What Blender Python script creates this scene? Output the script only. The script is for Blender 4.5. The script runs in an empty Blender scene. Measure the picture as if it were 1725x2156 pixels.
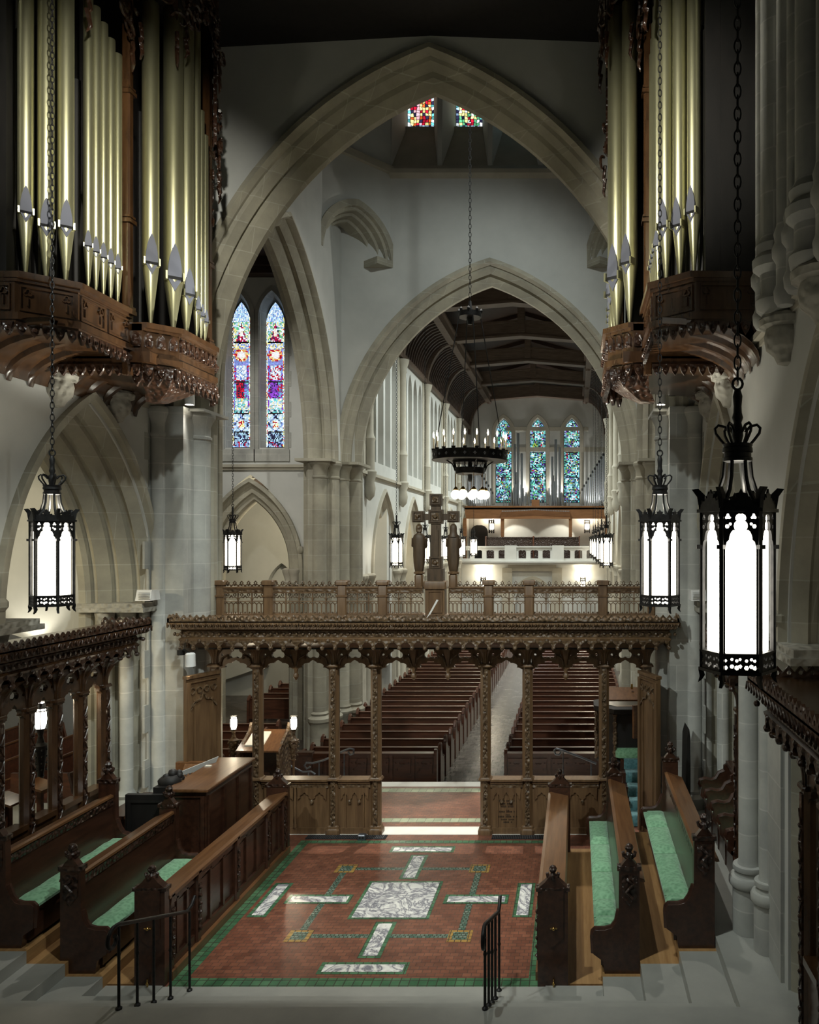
import bpy, math, random
from mathutils import Vector, Matrix
from mathutils.geometry import tessellate_polygon
random.seed(7)
S = bpy.context.scene
COL = S.collection
PI = math.pi
AX = -2.49            # centre line of the church
FL, VX, VY, EYE = 1650.0, 1213.0, 1140.0, 5.0   # focal length and vanishing point of the photograph

# ---------------------------------------------------------------- camera, exposure, world, big lights
cam = bpy.data.cameras.new('camera'); camo = bpy.data.objects.new('camera', cam); COL.objects.link(camo)
camo.location = (0, 0, EYE); camo.rotation_euler = (PI/2, 0, 0)
cam.sensor_fit = 'VERTICAL'; cam.sensor_height = 36; cam.lens = 36*FL/2156
cam.shift_x = (862.5-VX)/2156; cam.shift_y = (VY-1078)/2156
cam.clip_start = .05; cam.clip_end = 200
S.camera = camo
S.view_settings.view_transform = 'Standard'; S.view_settings.look = 'None'
S.view_settings.gamma = 1; S.view_settings.exposure = 0.25; S.view_settings.use_curve_mapping = False
S.cycles.max_bounces = 6; S.cycles.diffuse_bounces = 3; S.cycles.glossy_bounces = 3
S.cycles.sample_clamp_indirect = 4.0
S.cycles.use_denoising = True
W = bpy.data.worlds.new('world'); S.world = W; W.use_nodes = True
W.node_tree.nodes['Background'].inputs[0].default_value = (.75, .9, .85, 1)
W.node_tree.nodes['Background'].inputs[1].default_value = .012

def spot(name, loc, target, power, angle, blend=.85, size=.12, color=(1, .95, .86)):
    d = bpy.data.lights.new(name, 'SPOT'); d.energy = power; d.spot_size = math.radians(angle); d.spot_blend = blend
    d.shadow_soft_size = size; d.color = color
    o = bpy.data.objects.new(name, d); COL.objects.link(o); o.location = loc
    o.rotation_euler = (Vector(target)-Vector(loc)).to_track_quat('-Z', 'Y').to_euler()
    return o
def bulb(name, loc, power, size=.08, color=(1, .88, .68)):
    d = bpy.data.lights.new(name, 'POINT'); d.energy = power; d.shadow_soft_size = size; d.color = color
    o = bpy.data.objects.new(name, d); COL.objects.link(o); o.location = loc
    return o
COOL = (.93, 1, .95); WARM = (1, .86, .62); NEUT = (1, .97, .88)
LIGHTS = [
 # chancel: spotlights high on the side walls in front of the screen
 ('chancel_spot', (-6.6, 3.0, 12.0), (-1.0, 13.2, 2.2), 2300, 50, COOL),
 ('chancel_spot', (1.7, 3.0, 12.0), (-4.5, 13.2, 2.0), 2600, 46, COOL),
 ('stall_spot', (-3.0, 6.0, 13.0), (1.0, 9.6, .3), 1500, 34, COOL),
 ('stall_spot', (-2.0, 6.0, 13.0), (-6.0, 10.4, .5), 500, 34, COOL),
 ('floor_spot', (-2.6, 7.5, 13.2), (-2.4, 10.8, 0), 1300, 30, NEUT),
 ('pier_spot', (-2.6, 9.5, 13.0), (-6.9, 13.1, 3.0), 1500, 30, COOL),
 ('pier_spot', (-2.4, 9.5, 13.0), (1.9, 13.1, 3.0), 500, 30, COOL),
 # lights added for the organ pipes: two at the loft, two in mid-air
 ('organ_fill', (-1.2, 12.9, 4.3), (-5.7, 10.6, 8.2), 3200, 34, (1, .97, .84)),
 ('organ_fill', (-3.8, 12.9, 4.3), (.75, 10.6, 8.2), 3200, 34, (1, .97, .84)),
 ('organ_fill', (-2.7, 5.0, 10.4), (-5.8, 10.5, 9.6), 1500, 44, (1, .97, .84)),
 ('organ_fill', (-2.2, 5.0, 10.4), (.9, 10.3, 9.6), 1500, 44, (1, .97, .84)),
 # crossing: spotlights up in the lantern
 ('crossing_spot', (AX, 18.4, 19.0), (AX, 18.0, -.8), 4200, 75, NEUT),
 ('crossing_spot', (AX+1.5, 15.5, 15.0), (AX-1, 23.0, 9), 700, 90, COOL),
 ('platform_spot', (AX+1.0, 20.5, 15.0), (AX+.2, 14.6, 0), 6500, 30, NEUT),
 # transept
 ('transept_spot', (-9.6, 16.5, 12.0), (-9.6, 22.9, 5.5), 800, 80, NEUT),
]
for n, l, t, p, a, c in LIGHTS: spot(n, l, t, p, a, color=c)
for k, y in enumerate((27.5, 33.2, 38.2, 43.2)):       # fill lights added in mid-air under the nave roof
    spot('nave_spot', (AX+1.6, y, 14.0), (AX-3.8, y+1.5, 6.0), 1900, 100, color=COOL)
    spot('nave_spot', (AX-1.6, y, 14.0), (AX+3.8, y+1.5, 6.0), 1700, 100, color=COOL)
    spot('nave_spot', (AX, y, 14.0), (AX, y+1.0, -.8), 900, 70, color=NEUT)
for s2 in (-1, 1): spot('arch_fill', (AX+s2*4.2, 25.2, 7.5), (AX-s2*2.2, 23.3, 11.2), 420, 80, color=NEUT)  # unseen lights added to brighten the rim of the nave arch
spot('far_aisle_fill', (AX, 46.0, 9), (AX, 39, -.8), 4500, 60, color=(1, 1, 1))  # added in mid-air for the bright glow on the far aisle floor

# ---------------------------------------------------------------- materials
MAT = {}
def nodes(name):
    m = bpy.data.materials.new(name); m.use_nodes = True; MAT[name] = m
    nt = m.node_tree; b = nt.nodes['Principled BSDF']
    def N(t, **kw):
        n = nt.nodes.new(t)
        for k, v in kw.items():
            if k in n.inputs.keys(): n.inputs[k].default_value = v
            else: setattr(n, k, v)
        return n
    L = nt.links.new
    return m, nt, b, N, L
def ramp(N, stops):
    r = N('ShaderNodeValToRGB'); e = r.color_ramp.elements
    while len(e) < len(stops): e.new(.5)
    for i, (p, c) in enumerate(stops): e[i].position = p; e[i].color = (*c, 1)
    return r
def flat(name, c, rough=.5, metal=0, emit=None, strength=0, coat=0):
    m, nt, b, N, L = nodes(name)
    b.inputs['Base Color'].default_value = (*c, 1); b.inputs['Roughness'].default_value = rough; b.inputs['Metallic'].default_value = metal
    if coat: b.inputs['Coat Weight'].default_value = coat; b.inputs['Coat Roughness'].default_value = .2
    if emit: b.inputs['Emission Color'].default_value = (*emit, 1); b.inputs['Emission Strength'].default_value = strength
    return m
def noisy(name, c0, c1, scale=(1, 1, 1), detail=6, rough=.6, bump=0, metal=0, coat=0, dist=.02, p=(.3, .7), carve=0, carvescale=14, rr=None):
    """noise-mottled surface, optionally with carved-foliage relief"""
    m, nt, b, N, L = nodes(name)
    tc = N('ShaderNodeNewGeometry'); mp = N('ShaderNodeMapping', Scale=scale)
    L(tc.outputs['Position'], mp.inputs['Vector'])
    n = N('ShaderNodeTexNoise', Scale=1.0, Detail=detail, Roughness=.6); L(mp.outputs['Vector'], n.inputs['Vector'])
    r = ramp(N, [(p[0], c0), (p[1], c1)]); L(n.outputs['Fac'], r.inputs['Fac']); L(r.outputs['Color'], b.inputs['Base Color'])
    b.inputs['Roughness'].default_value = rough; b.inputs['Metallic'].default_value = metal
    if rr:
        q = N('ShaderNodeMapRange'); q.inputs['To Min'].default_value = rr[0]; q.inputs['To Max'].default_value = rr[1]
        L(n.outputs['Fac'], q.inputs['Value']); L(q.outputs['Result'], b.inputs['Roughness'])
    if coat: b.inputs['Coat Weight'].default_value = coat; b.inputs['Coat Roughness'].default_value = .25
    if carve:
        v = N('ShaderNodeTexVoronoi', Scale=carvescale, feature='SMOOTH_F1'); L(tc.outputs['Position'], v.inputs['Vector'])
        bp = N('ShaderNodeBump', Strength=carve, Distance=.05); L(v.outputs['Distance'], bp.inputs['Height']); L(bp.outputs['Normal'], b.inputs['Normal'])
    elif bump:
        bp = N('ShaderNodeBump', Strength=bump, Distance=dist); L(n.outputs['Fac'], bp.inputs['Height']); L(bp.outputs['Normal'], b.inputs['Normal'])
    return m
def ashlar(name, c0, c1, mortar, w=.95, h=.42, rough=.75):
    m, nt, b, N, L = nodes(name)
    g = N('ShaderNodeNewGeometry'); sp = N('ShaderNodeSeparateXYZ'); L(g.outputs['Position'], sp.inputs[0])
    ad = N('ShaderNodeMath', operation='ADD'); L(sp.outputs['X'], ad.inputs[0]); L(sp.outputs['Y'], ad.inputs[1])
    cb = N('ShaderNodeCombineXYZ'); L(ad.outputs[0], cb.inputs['X']); L(sp.outputs['Z'], cb.inputs['Y'])
    br = N('ShaderNodeTexBrick'); br.inputs['Scale'].default_value = 1
    br.inputs['Color1'].default_value = (*c0, 1); br.inputs['Color2'].default_value = (*c1, 1); br.inputs['Mortar'].default_value = (*mortar, 1)
    br.inputs['Mortar Size'].default_value = .008; br.inputs['Brick Width'].default_value = w; br.inputs['Row Height'].default_value = h
    L(cb.outputs[0], br.inputs['Vector'])
    n = N('ShaderNodeTexNoise', Scale=1.7, Detail=8.0, Roughness=.65); L(g.outputs['Position'], n.inputs['Vector'])
    r = ramp(N, [(.3, (.72, .72, .72)), (.7, (1.08, 1.08, 1.05))]); L(n.outputs['Fac'], r.inputs['Fac'])
    mx = N('ShaderNodeMix', data_type='RGBA', blend_type='MULTIPLY'); mx.inputs['Factor'].default_value = 1
    L(br.outputs['Color'], mx.inputs['A']); L(r.outputs['Color'], mx.inputs['B']); L(mx.outputs['Result'], b.inputs['Base Color'])
    bp = N('ShaderNodeBump', Strength=.25, Distance=.01); L(n.outputs['Fac'], bp.inputs['Height']); L(bp.outputs['Normal'], b.inputs['Normal'])
    b.inputs['Roughness'].default_value = rough
    return m
def tiles(name, c0, c1, mortar, w=.15, h=.15, off=.5, rough=.28, ms=.006, bumpy=.5, sc=1):
    m, nt, b, N, L = nodes(name)
    g = N('ShaderNodeNewGeometry')
    br = N('ShaderNodeTexBrick'); br.inputs['Scale'].default_value = 1; br.offset = off
    br.inputs['Color1'].default_value = (*c0, 1); br.inputs['Color2'].default_value = (*c1, 1); br.inputs['Mortar'].default_value = (*mortar, 1)
    br.inputs['Mortar Size'].default_value = ms; br.inputs['Brick Width'].default_value = w; br.inputs['Row Height'].default_value = h
    L(g.outputs['Position'], br.inputs['Vector'])
    n = N('ShaderNodeTexNoise', Scale=5.0*sc, Detail=5.0); L(g.outputs['Position'], n.inputs['Vector'])
    r = ramp(N, [(.3, (.7, .7, .7)), (.7, (1.15, 1.12, 1.1))]); L(n.outputs['Fac'], r.inputs['Fac'])
    mx = N('ShaderNodeMix', data_type='RGBA', blend_type='MULTIPLY'); mx.inputs['Factor'].default_value = 1
    L(br.outputs['Color'], mx.inputs['A']); L(r.outputs['Color'], mx.inputs['B']); L(mx.outputs['Result'], b.inputs['Base Color'])
    v = N('ShaderNodeTexNoise', Scale=9.0, Detail=2.0); L(g.outputs['Position'], v.inputs['Vector'])
    ad = N('ShaderNodeMath', operation='MULTIPLY_ADD'); ad.inputs[1].default_value = -.6; L(br.outputs['Fac'], ad.inputs[0]); L(v.outputs['Fac'], ad.inputs[2])
    bp = N('ShaderNodeBump', Strength=bumpy, Distance=.006); L(ad.outputs[0], bp.inputs['Height']); L(bp.outputs['Normal'], b.inputs['Normal'])
    b.inputs['Roughness'].default_value = rough
    return m
def marble(name):
    m, nt, b, N, L = nodes(name)
    g = N('ShaderNodeNewGeometry'); mp = N('ShaderNodeMapping', Scale=(1, 1, 1), Rotation=(0, 0, .6)); L(g.outputs['Position'], mp.inputs['Vector'])
    n = N('ShaderNodeTexNoise', Scale=2.6, Detail=9.0, Roughness=.62, Distortion=2.4); L(mp.outputs['Vector'], n.inputs['Vector'])
    r = ramp(N, [(.38, (.80, .79, .75)), (.455, (.48, .47, .48)), (.49, (.17, .17, .20)), (.515, (.24, .24, .27)), (.55, (.6, .59, .58)), (.62, (.84, .83, .79))])
    L(n.outputs['Fac'], r.inputs['Fac']); L(r.outputs['Color'], b.inputs['Base Color']); b.inputs['Roughness'].default_value = .22
def glow(name, attr=None, c=(1, .93, .78), s=6):
    m, nt, b, N, L = nodes(name)
    e = N('ShaderNodeEmission'); e.inputs['Color'].default_value = (*c, 1); e.inputs['Strength'].default_value = s
    if attr:
        a = N('ShaderNodeAttribute', attribute_name=attr); L(a.outputs['Color'], e.inputs['Color'])
    L(e.outputs[0], nt.nodes['Material Output'].inputs['Surface'])

noisy('plaster', (.50, .51, .49), (.60, .605, .58), (.8, .8, .8), rough=.85, bump=.06)
ashlar('stone', (.355, .335, .27), (.425, .40, .325), (.47, .455, .39))
ashlar('greystone', (.40, .405, .385), (.475, .475, .45), (.55, .55, .52))
noisy('plainstone', (.38, .355, .29), (.475, .445, .37), (2, 2, 2), rough=.8, bump=.08)
noisy('carvedstone', (.30, .29, .25), (.45, .43, .37), (5, 5, 5), rough=.85, carve=1.0, carvescale=13)
noisy('oak', (.10, .048, .020), (.205, .108, .046), (14, 14, 1.6), rough=.38, bump=.12, dist=.004, coat=.25)
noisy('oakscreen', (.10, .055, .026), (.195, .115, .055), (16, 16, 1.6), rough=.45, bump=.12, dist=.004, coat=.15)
noisy('roodoak', (.05, .031, .017), (.11, .07, .038), (16, 16, 3), rough=.5, bump=.12, dist=.004)
noisy('carvedoak', (.06, .036, .019), (.18, .115, .06), (20, 20, 20), rough=.42, carve=1.0, carvescale=17, coat=.2)
noisy('stalloak', (.026, .011, .007), (.065, .026, .014), (18, 2.0, 18), rough=.3, bump=.08, dist=.003, coat=.35)
noisy('stallcarved', (.018, .009, .006), (.05, .022, .013), (20, 20, 20), rough=.35, carve=1.0, carvescale=20, coat=.3)
noisy('deskoak', (.105, .045, .018), (.19, .09, .036), (22, 1.6, 22), rough=.3, bump=.08, dist=.003, coat=.35)
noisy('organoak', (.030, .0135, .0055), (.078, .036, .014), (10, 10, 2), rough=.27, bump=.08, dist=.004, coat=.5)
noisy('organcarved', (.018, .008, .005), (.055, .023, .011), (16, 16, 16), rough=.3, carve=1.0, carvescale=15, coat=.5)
noisy('blackoak', (.004, .0035, .003), (.011, .009, .008), (9, 9, 2), rough=.6)
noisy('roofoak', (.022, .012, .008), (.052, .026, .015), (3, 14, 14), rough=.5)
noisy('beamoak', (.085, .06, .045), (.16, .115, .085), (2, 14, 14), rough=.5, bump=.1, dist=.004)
noisy('pewoak', (.055, .020, .011), (.135, .048, .024), (2, 16, 16), rough=.32, coat=.3)
noisy('plankoak', (.27, .145, .055), (.42, .25, .105), (20, 1.6, 20), rough=.38, bump=.05, coat=.15)
noisy('galleryoak', (.20, .085, .03), (.29, .13, .05), (2, 12, 12), rough=.5)
noisy('marblefloor', (.28, .285, .262), (.37, .37, .34), (1.6, 1.6, 1.6), rough=.4)
noisy('whitemarble', (.70, .69, .64), (.82, .81, .76), (3, 3, 3), rough=.35)
marble('veined')
tiles('redtile', (.165, .062, .038), (.24, .095, .056), (.085, .05, .038), w=.105, h=.075, ms=.004)
tiles('greentile', (.045, .13, .065), (.09, .21, .11), (.05, .06, .04), w=.105, h=.105, off=0, rough=.2)
tiles('mosaic', (.05, .13, .10), (.20, .26, .21), (.05, .06, .04), w=.052, h=.052, off=.5, rough=.25, sc=4)
tiles('goldtile', (.33, .19, .05), (.42, .26, .07), (.08, .06, .04), w=.08, h=.08, off=0, rough=.25)
tiles('palegreen', (.30, .37, .24), (.42, .48, .33), (.20, .2, .15), w=.15, h=.2, off=0, rough=.3)
tiles('aisletile', (.12, .112, .10), (.17, .16, .145), (.07, .065, .06), w=.2, h=.2, rough=.22)
tiles('slate', (.055, .045, .038), (.12, .10, .085), (.03, .025, .02), w=.22, h=.22, rough=.3)
noisy('iron', (.012, .012, .013), (.035, .034, .034), (20, 20, 20), rough=.45, metal=.6)
noisy('greyiron', (.09, .10, .12), (.17, .18, .2), (20, 20, 20), rough=.4, metal=.7)
noisy('gold', (.52, .50, .30), (.62, .60, .39), (3, 3, .6), rough=.34, metal=.92)
flat('mouthmetal', (.115, .12, .15), rough=.65, metal=.4)
flat('darkslot', (.006, .006, .007), rough=.9)
noisy('tin', (.28, .30, .34), (.42, .44, .48), (3, 3, .6), rough=.33, metal=.85)
flat('brass', (.55, .36, .12), rough=.25, metal=1)
def fabric(name, c0, c1):
    m, nt, b, N, L = nodes(name)
    g = N('ShaderNodeNewGeometry')
    v = N('ShaderNodeTexVoronoi', Scale=26.0, feature='SMOOTH_F1'); L(g.outputs['Position'], v.inputs['Vector'])
    r = ramp(N, [(.2, c0), (.6, c1)]); L(v.outputs['Distance'], r.inputs['Fac']); L(r.outputs['Color'], b.inputs['Base Color'])
    bp = N('ShaderNodeBump', Strength=.35, Distance=.01); L(v.outputs['Distance'], bp.inputs['Height']); L(bp.outputs['Normal'], b.inputs['Normal'])
    b.inputs['Roughness'].default_value = .75; b.inputs['Sheen Weight'].default_value = .3
fabric('green', (.12, .285, .155), (.205, .42, .245))
fabric('teal', (.045, .14, .16), (.08, .22, .24))
flat('red', (.35, .02, .02), rough=.8)
flat('white', (.78, .78, .76), rough=.5)
flat('paper', (.8, .76, .66), rough=.8)
flat('wax', (.85, .78, .6), rough=.5)
flat('wallgrey', (.35, .35, .33), rough=.9)
glow('lanternglass', c=(1, .945, .80), s=7.0)
glow('farglass', c=(1, .90, .70), s=9.0)
glow('flame', c=(1, .83, .55), s=16)
glow('lampglass', c=(1, .92, .75), s=16)
glow('globeglass', c=(1, .90, .68), s=5)
glow('stained', attr='glass', s=1.5)
flat('lead', (.01, .01, .012), rough=.6)

# ---------------------------------------------------------------- mesh building
class MB:
    def __init__(s): s.v = []; s.f = []; s.m = []
    def add(s, vs, fs, m=0):
        k = len(s.v); s.v += [tuple(p) for p in vs]
        for f in fs: s.f.append(tuple(k+i for i in f)); s.m.append(m)
        return s
    def box(s, x0, x1, y0, y1, z0, z1, m=0):
        return s.add([(x0,y0,z0),(x1,y0,z0),(x1,y1,z0),(x0,y1,z0),(x0,y0,z1),(x1,y0,z1),(x1,y1,z1),(x0,y1,z1)],
                     [(0,3,2,1),(4,5,6,7),(0,1,5,4),(1,2,6,5),(2,3,7,6),(3,0,4,7)], m)
    def cham(s, x0, x1, y0, y1, z0, z1, c=.01, m=0):
        """box with chamfered upper and vertical edges"""
        def ring(i, z): return [(x0+c+i,y0+i,z),(x1-c-i,y0+i,z),(x1-i,y0+c+i,z),(x1-i,y1-c-i,z),(x1-c-i,y1-i,z),(x0+c+i,y1-i,z),(x0+i,y1-c-i,z),(x0+i,y0+c+i,z)]
        return s.loft([ring(0, z0), ring(0, z1-c), ring(c*.7, z1)], m=m)
    def loft(s, rings, m=0, cap=True, closed=True):
        n = len(rings[0]); vs = [p for r in rings for p in r]; fs = []
        for i in range(len(rings)-1):
            for j in range(n if closed else n-1):
                a = i*n+j; b = i*n+(j+1) % n; fs.append((a, b, b+n, a+n))
        if cap: fs.append(tuple(range(n-1, -1, -1))); fs.append(tuple(range((len(rings)-1)*n, len(rings)*n)))
        return s.add(vs, fs, m)
    def lathe(s, prof, c=(0, 0, 0), n=16, m=0, rot=0, star=0, sx=1, sy=1):
        rings = []
        for r, z in prof:
            rings.append([(c[0]+sx*r*(1-star*(j % 2))*math.cos(rot+2*PI*j/n), c[1]+sy*r*(1-star*(j % 2))*math.sin(rot+2*PI*j/n), c[2]+z) for j in range(n)])
        return s.loft(rings, m)
    def tube(s, pts, r, n=6, m=0, closed=False):
        P = [Vector(p) for p in pts]; L = len(P); rings = []
        up = Vector((0, 0, 1)); prev = None
        for i in range(L):
            if closed: d = P[(i+1) % L]-P[i-1]
            else: d = P[min(i+1, L-1)]-P[max(i-1, 0)]
            d.normalize()
            if prev is None:
                a = d.cross(up)
                if a.length < .1: a = d.cross(Vector((1, 0, 0)))
            else: a = prev-d*prev.dot(d)
            a.normalize(); prev = a; b = d.cross(a)
            rr = r[i] if isinstance(r, (list, tuple)) else r
            rings.append([P[i]+(a*math.cos(2*PI*j/n)+b*math.sin(2*PI*j/n))*rr for j in range(n)])
        if closed: rings.append(rings[0]); return s.loft(rings, m, cap=False)
        return s.loft(rings, m)
    def plate(s, outer, F, d0, d1, holes=(), m=0, sides=True):
        """flat polygon with holes, given thickness, in the frame F"""
        loops = [list(outer)]+[list(h) for h in holes]
        tri = tessellate_polygon([[Vector((p[0], p[1], 0)) for p in l] for l in loops])
        allp = [p for l in loops for p in l]; n = len(allp)
        s.add([F(u, v, d0) for u, v in allp]+[F(u, v, d1) for u, v in allp],
              [tuple(t) for t in tri]+[tuple(n+i for i in reversed(t)) for t in tri], m)
        if sides:
            k = 0
            for l in loops:
                q = len(l); s.add([F(u, v, d0) for u, v in l]+[F(u, v, d1) for u, v in l], [(i, (i+1) % q, q+(i+1) % q, q+i) for i in range(q)], m)
        return s
    def bar(s, pts, F, w, d0, d1, m=0, closed=False):
        """rectangular bar bent along a 2D line in the frame F"""
        P = [Vector((p[0], p[1])) for p in pts]; L = len(P); rings = []
        for i in range(L):
            if closed: a = P[i-1]; b = P[(i+1) % L]
            else: a = P[max(i-1, 0)]; b = P[min(i+1, L-1)]
            d = (b-a); d = d.normalized() if d.length else Vector((1, 0)); nn = Vector((-d.y, d.x))*w/2
            l = P[i]+nn; r = P[i]-nn
            rings.append([F(l.x, l.y, d0), F(r.x, r.y, d0), F(r.x, r.y, d1), F(l.x, l.y, d1)])
        if closed: rings.append(rings[0])
        return s.loft(rings, m, cap=not closed)
    def arch(s, F, cx, spring, a, R, prof, base=None, n=14, m=0, cap=False):
        """moulding swept round a pointed arch; prof = (outward offset, depth)"""
        rows = [arch_line(cx, spring, a, R, o, base, n) for o, d in prof]
        k = len(rows[0]); vs = [F(u, v, prof[i][1]) for i, row in enumerate(rows) for u, v in row]
        fs = [(i*k+j, i*k+j+1, (i+1)*k+j+1, (i+1)*k+j) for i in range(len(prof)-1) for j in range(k-1)]
        if cap: fs += [tuple(i*k for i in range(len(prof))), tuple(i*k+k-1 for i in range(len(prof)))]
        return s.add(vs, fs, m)
    def ball(s, c, r, n=8, m=0, sz=1):
        return s.lathe([(max(r*math.sin(PI*i/(n//2+1)), 1e-4), -sz*r*math.cos(PI*i/(n//2+1))) for i in range(n//2+2)], c, n, m)
    def mirror(s):
        q = MB(); q.v = [(2*AX-x, y, z) for x, y, z in s.v]; q.f = [tuple(reversed(f)) for f in s.f]; q.m = s.m; return q
    def move(s, dx, dy, dz, rz=0):
        c, sn = math.cos(rz), math.sin(rz)
        s.v = [(x*c-y*sn+dx, x*sn+y*c+dy, z+dz) for x, y, z in s.v]; return s
    def data(s, name, mats, smooth=None):
        me = bpy.data.meshes.new(name); me.from_pydata(s.v, [], s.f)
        mats = [mats] if isinstance(mats, str) else mats
        for q in mats: me.materials.append(MAT[q])
        if len(mats) > 1: me.polygons.foreach_set('material_index', s.m)
        if smooth:
            me.polygons.foreach_set('use_smooth', [True]*len(me.polygons)); me.set_sharp_from_angle(angle=math.radians(smooth))
        me.update(); return me
    def obj(s, name, mats, parent=None, smooth=None, loc=None):
        o = bpy.data.objects.new(name, s.data(name, mats, smooth)); COL.objects.link(o)
        if loc: o.location = loc
        if parent:
            o.parent = parent
            if not loc: o.location = -parent.location    # vertices are given in world space
        return o
def arch_line(cx, spring, a, R, off=0, base=None, n=14):
    c = R-a; Q = R+off; T = math.acos(max(-1, min(1, c/Q)))
    l = [(cx+c-Q*math.cos(T*i/n), spring+Q*math.sin(T*i/n)) for i in range(n+1)]
    r = [(2*cx-u, v) for u, v in reversed(l[:-1])]
    p = l+r
    if base is not None: p = [(p[0][0], base)]+p+[(p[-1][0], base)]
    return p
def rad(a, rise): return (rise*rise+a*a)/(2*a)
def XZ(y): return lambda u, v, d: (u, y+d, v)
def YZ(x, sgn=1): return lambda u, v, d: (x+sgn*d, u, v)
def XY(z): return lambda u, v, d: (u, v, z+d)
def frame(o, ux, w):     # upright plane through o, u along ux, depth along w
    o = Vector(o); ux = Vector(ux).normalized(); w = Vector(w).normalized()
    return lambda u, v, d: tuple(o+ux*u+Vector((0, 0, 1))*v+w*d)
def rect(u0, u1, v0, v1): return [(u0, v0), (u1, v0), (u1, v1), (u0, v1)]
def circ(u, v, r, n=12): return [(u+r*math.cos(2*PI*i/n), v+r*math.sin(2*PI*i/n)) for i in range(n)]
def lancet(u, v0, w, spring, top, n=6):
    return [(u-w/2, v0)]+arch_line(u, spring, w/2, rad(w/2, top-spring), 0, None, n)+[(u+w/2, v0)]
def trefoil(u, v, r, n=7):
    out = []
    for k in range(3):
        c = PI/2+k*2*PI/3; cu = u+.62*r*math.cos(c); cv = v+.62*r*math.sin(c)
        for i in range(n):
            t = c-1.9+3.8*i/(n-1); out.append((cu+.58*r*math.cos(t), cv+.58*r*math.sin(t)))
    return out
def inter(a, b, n): return [a+(b-a)*i/n for i in range(n+1)]

def struct(name, mb, mats, smooth=None, parent=None):
    o = mb.obj(name, mats, parent, smooth)
    if not parent: o['kind'] = 'structure'
    return o
def thing(name, label, cat, loc=(0, 0, 0), group=None, rz=0):
    o = bpy.data.objects.new(name, None); COL.objects.link(o); o.location = loc; o.rotation_euler = (0, 0, rz)
    o.empty_display_size = .1
    return tag(o, label, cat, group)
def tag(o, label, cat, group=None):
    o['label'] = label; o['category'] = cat
    if group: o['group'] = group
    return o
KIDS = {}
def dup(o, parent=None, loc=None, rz=None, label=None):
    """a copy of a thing with its parts and their sub-parts"""
    c = o.copy(); COL.objects.link(c)
    if parent: c.parent = parent
    if loc is not None: c.location = loc
    if rz is not None: c.rotation_euler = (0, 0, rz)
    if label: c['label'] = label
    for ch in list(o.children): dup(ch, c)
    return c
ORD = 'first second third fourth fifth sixth seventh eighth ninth tenth eleventh twelfth thirteenth fourteenth fifteenth sixteenth seventeenth eighteenth nineteenth twentieth'.split()
def nth(i):
    if i < 20: return ORD[i]
    if i == 29: return 'thirtieth'
    if i == 39: return 'fortieth'
    return ('twenty-' if i < 29 else 'thirty-' if i < 39 else 'forty-')+ORD[i % 10]
# ================================================================ FLOORS
def inlay(mb, u0, u1, v0, v1, z, m): mb.add([(u0,v0,z),(u1,v0,z),(u1,v1,z),(u0,v1,z)], [(0,1,2,3)], m)
CY = 10.95                              # middle of the chancel pavement
fl = MB(); fl.box(-7.9, 2.9, 8.30, 13.36, -.3, 0, 0)
inlay(fl, AX-2.3, AX+2.3, 8.30, 8.80, .001, 5)                 # pale strip in front of the steps
for u0, u1, v0, v1 in ((AX-2.10,AX+2.10,8.80,8.97),(AX-2.10,AX+2.10,12.98,13.10),(AX-2.10,AX-1.95,8.97,12.98),(AX+1.95,AX+2.10,8.97,12.98)):
    inlay(fl, u0, u1, v0, v1, .0015, 1)
def panel(u0, u1, v0, v1, b=.05):
    inlay(fl, AX+u0, AX+u1, CY+v0, CY+v1, .0025, 1); inlay(fl, AX+u0+b, AX+u1-b, CY+v0+b, CY+v1-b, .0035, 2)
q = 1.02
for sg in (-1, 1):
    inlay(fl, AX+sg*q-.045, AX+sg*q+.045, CY-q, CY+q, .0015, 3)
    inlay(fl, AX-q, AX+q, CY+sg*q-.045, CY+sg*q+.045, .0015, 3)
panel(-.54, .54, -.58, .58, .045)
for a0, a1 in ((.65, 1.55), (-1.55, -.65)):
    panel(a0, a1, -.14, .14); panel(-.14, .14, a0, a1)
for c in (-1.77, 1.77):
    panel(c-.13, c+.13, -.52, .52); panel(-.52, .52, c-.13, c+.13)
for su in (-1, 1):
    for sv in (-1, 1):
        for r, h, m in ((.15, .003, 4), (.095, .004, 3)):
            inlay(fl, AX+su*q-r, AX+su*q+r, CY+sv*q-r, CY+sv*q+r, h, m)
struct('floor_chancel', fl, ['redtile', 'greentile', 'veined', 'mosaic', 'goldtile', 'marblefloor'])
pf = MB(); pf.box(-6.7, 1.75, 13.36, 16.3, -.8, 0, 0)
inlay(pf, AX-3, AX+3, 13.36, 13.74, .001, 1)
for v0, v1, m in ((13.95, 14.15, 2), (15.62, 15.86, 2), (15.98, 16.3, 1)): inlay(pf, -6.7, 1.75, v0, v1, .0015, m)
struct('floor_platform', pf, ['redtile', 'whitemarble', 'palegreen'])
st = MB()
for k in range(4): st.box(-6.7, 1.75, 16.3, 16.6+.3*k, -.96, -.16*(k+1), 0)
struct('floor_platform_steps', st, 'whitemarble')
nf = MB(); nf.box(-15, 10, 13.4, 51.5, -1.1, -.8, 0)
inlay(nf, AX-.9, AX+.95, 17.5, 47.7, -.797, 1)
struct('floor_nave', nf, ['slate', 'aisletile'])
ss = MB()
for z, y in ((.15, 8.36), (.30, 8.02), (.45, 7.72), (.60, 7.41)): ss.box(-10.8, 5.9, 2.0, y, z-.15-(.3 if z < .2 else 0), z)
struct('floor_sanctuary_steps', ss, 'marblefloor')
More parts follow.
